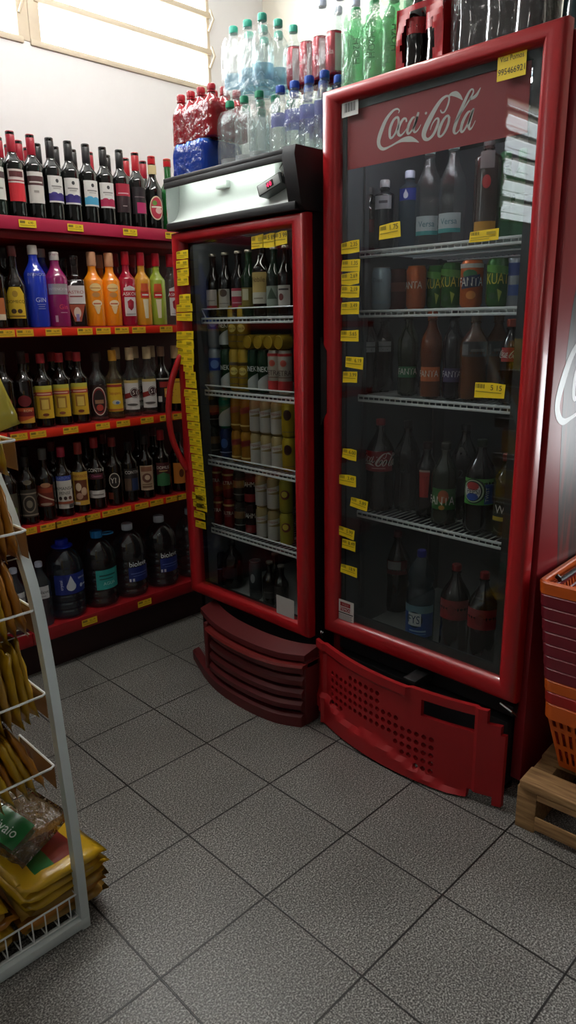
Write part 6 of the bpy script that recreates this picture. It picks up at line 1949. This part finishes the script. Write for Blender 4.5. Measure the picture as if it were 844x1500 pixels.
cb.matrix_world = Matrix.Translation((-0.445, 0.115, 0.25)) @ Matrix.Rotation(0.35, 4, 'X') @ Matrix.Rotation(-0.15, 4, 'Y') @ Matrix.Rotation(0.35, 4, 'Z')
a = MB()
decal(a, [('td', 'Divaio', -0.034, 0.0, 0.026, pm('#c9d4c9', 0.4), 0.9)], lambda u, v, ly: Vector((u, v, 0.0185)))
a.build('lettering', cb, angle=0)
tag(cb, 'crinkly clear snack bag with green printed oval, propped on the heap', 'snack bag')

tb = bpy.data.objects.new('snack_bag', bagmesh('snack_bag', 0.085, 0.13, 0.03, pm('#b3a53a', 0.3, coat=0.4, noise=0.1), 31))
COL.objects.link(tb)
p = on_y(-16, 588, 0.03)
tb.matrix_world = Matrix.Translation((p.x, 0.03, p.z)) @ Matrix.Rotation(-0.25, 4, 'Y') @ Matrix.Rotation(1.35, 4, 'X')
tag(tb, 'pale yellow-green snack bag drooping from the topmost basket, above the clear panel', 'snack bag')

# ---------------------------------------------------------------- pallet and shopping baskets
WOOD = wood_mat()
PT = thing('wooden_pallet', (0.95, -0.95, 0), 'small raw wood pallet on the floor beside the wide fridge', 'pallet')
PT.rotation_euler = (0, 0, 0.06)


def plank(x0, x1, y0, y1, z0, z1, seed):
    a = MB(); a.box(x0, x1, y0, y1, z0, z1, WOOD, 0.003, xf=Matrix.Rotation(random.Random(seed).uniform(-0.004, 0.004), 4, 'Z'))
    return a


ox, oy = 0.95, -0.95
for k, y in enumerate((-0.68, -0.95, -1.22)):
    plank(0.722 - ox, 1.20 - ox, y - 0.029 - oy, y + 0.029 - oy, 0.0, 0.138, k).build('stringer', PT)
for k, x in enumerate((0.712, 0.87, 1.02, 1.13)):
    plank(x - ox, x + 0.085 - ox, -1.25 - oy, -0.66 - oy, 0.139, 0.165, 10 + k).build('top_board', PT)
plank(0.7135 - ox, 0.7205 - ox, -1.25 - oy, -0.712 - oy, 0.118, 0.138, 20).build('front_board', PT)
plank(0.7135 - ox, 0.7205 - ox, -1.25 - oy, -0.712 - oy, 0.018, 0.062, 21).build('front_board', PT)

BH, BW, BD, INS = 0.220, 0.30, 0.44, 0.047


def basket_meshes(col, skirt=0.0355):
    mt = pm(col, 0.38, noise=0.05)
    a = MB()
    zt = BH - 0.030
    walls = []

    def wall(p0, p1, q0, q1, n, m):
        """slotted tapered wall between a bottom edge p0-p1 and a top edge q0-q1"""
        us = [i for i in range(2 * n + 2)]

        def kind(i, j):
            return 0 if (i % 2 == 1 and i < 2 * n + 1 and j % 2 == 1) else 1

        def place(u, v, back):
            s, t = u / (2 * n + 1), v
            b = Vector(p0).lerp(Vector(p1), s)
            c = Vector(q0).lerp(Vector(q1), s)
            p = b.lerp(c, t)
            nrm = (Vector(p1) - Vector(p0)).cross(Vector(q0) - Vector(p0)).normalized()
            return p - nrm * (0.003 if back else 0)
        mm = masked_panel(us, [0.0, 0.10, 0.34, 0.42, 0.66, 0.74, 0.95, 1.0], kind, place, 1.0, mt)
        a.add(mm.v, mm.f, mt)
    B = [(INS, -INS, 0), (INS, -BW + INS, 0), (BD - INS, -BW + INS, 0), (BD - INS, -INS, 0)]
    Tt = [(0.008, -0.008, zt), (0.008, -BW + 0.008, zt), (BD - 0.008, -BW + 0.008, zt), (BD - 0.008, -0.008, zt)]
    for i in range(4):
        j = (i + 1) % 4
        wall(B[i], B[j], Tt[i], Tt[j], 12 if i % 2 == 0 else 19, 3)
    a.add(B + [(x, y, 0.003) for x, y, _ in B], [(0, 1, 2, 3), (7, 6, 5, 4)], mt)
    r = MB()
    # rolled rim: rounded rectangle ring
    c = 0.03
    loop = []
    for cx, cy, a0 in ((BD - c, -c, 0), (c, -c, 90), (c, -BW + c, 180), (BD - c, -BW + c, 270)):
        for k in range(5):
            an = math.radians(a0 + 22.5 * k)
            loop.append((cx, cy, math.cos(an), math.sin(an)))
    prof = [(0.0, BH - skirt), (0.002, BH - 0.004), (-0.002, BH), (-0.012, BH), (-0.015, BH - 0.003), (-0.011, BH - 0.018), (-0.004, BH - 0.020), (-0.004, BH - skirt)]
    vs, fs = [], []
    n, k_ = len(loop), len(prof)
    for cx, cy, dx, dy in loop:
        for d, z in prof:
            vs.append((cx + (c + d) * dx, cy + (c + d) * dy, z))
    for i in range(n):
        j = (i + 1) % n
        for p_ in range(k_):
            q = (p_ + 1) % k_
            fs.append((i * k_ + p_, i * k_ + q, j * k_ + q, j * k_ + p_))
    r.add(vs, fs, mt)
    return a.mesh('body', 35), r.mesh('rim', 35)


ORB, RDB, MRB = basket_meshes('#d65f1a'), basket_meshes('#a51f1a'), basket_meshes('#7a1f2c')
STEP = 0.0365
OR1 = basket_meshes('#d65f1a', 0.05)
seq = [OR1, RDB, ORB, MRB, MRB, MRB, MRB, MRB, MRB, MRB, ORB]
lab = ['orange plastic shopping basket, lowest of the nested stack on the pallet', 'bright red shopping basket nested second from the bottom of the stack', 'orange shopping basket nested third from the bottom of the stack'] + \
      ['maroon shopping basket, %s above the lower orange rims' % ORD[i] for i in range(1, 8)] + ['orange plastic shopping basket, topmost of the stack, its hollow open']
for k, (ms, lb) in enumerate(zip(seq, lab)):
    o = tag(empty('shopping_basket', (0.785 - 0.001 * k, -0.684 + 0.0042 * k, 0.1655 + STEP * k), 0.05), lb, 'basket', 'nested shopping baskets on the pallet')
    put('body', ms[0], o)
    put('rim', ms[1], o)
    if k == 10:
        a = MB()
        a.tube(catmull([(0.10, -0.014, BH - 0.012), (0.105, -0.022, BH - 0.02), (0.12, -0.026, BH - 0.024), (0.32, -0.026, BH - 0.024), (0.335, -0.022, BH - 0.02), (0.34, -0.014, BH - 0.012)], 5), 0.007, BLACK, 8)
        a.build('handle', o, label='black folded carry handle')
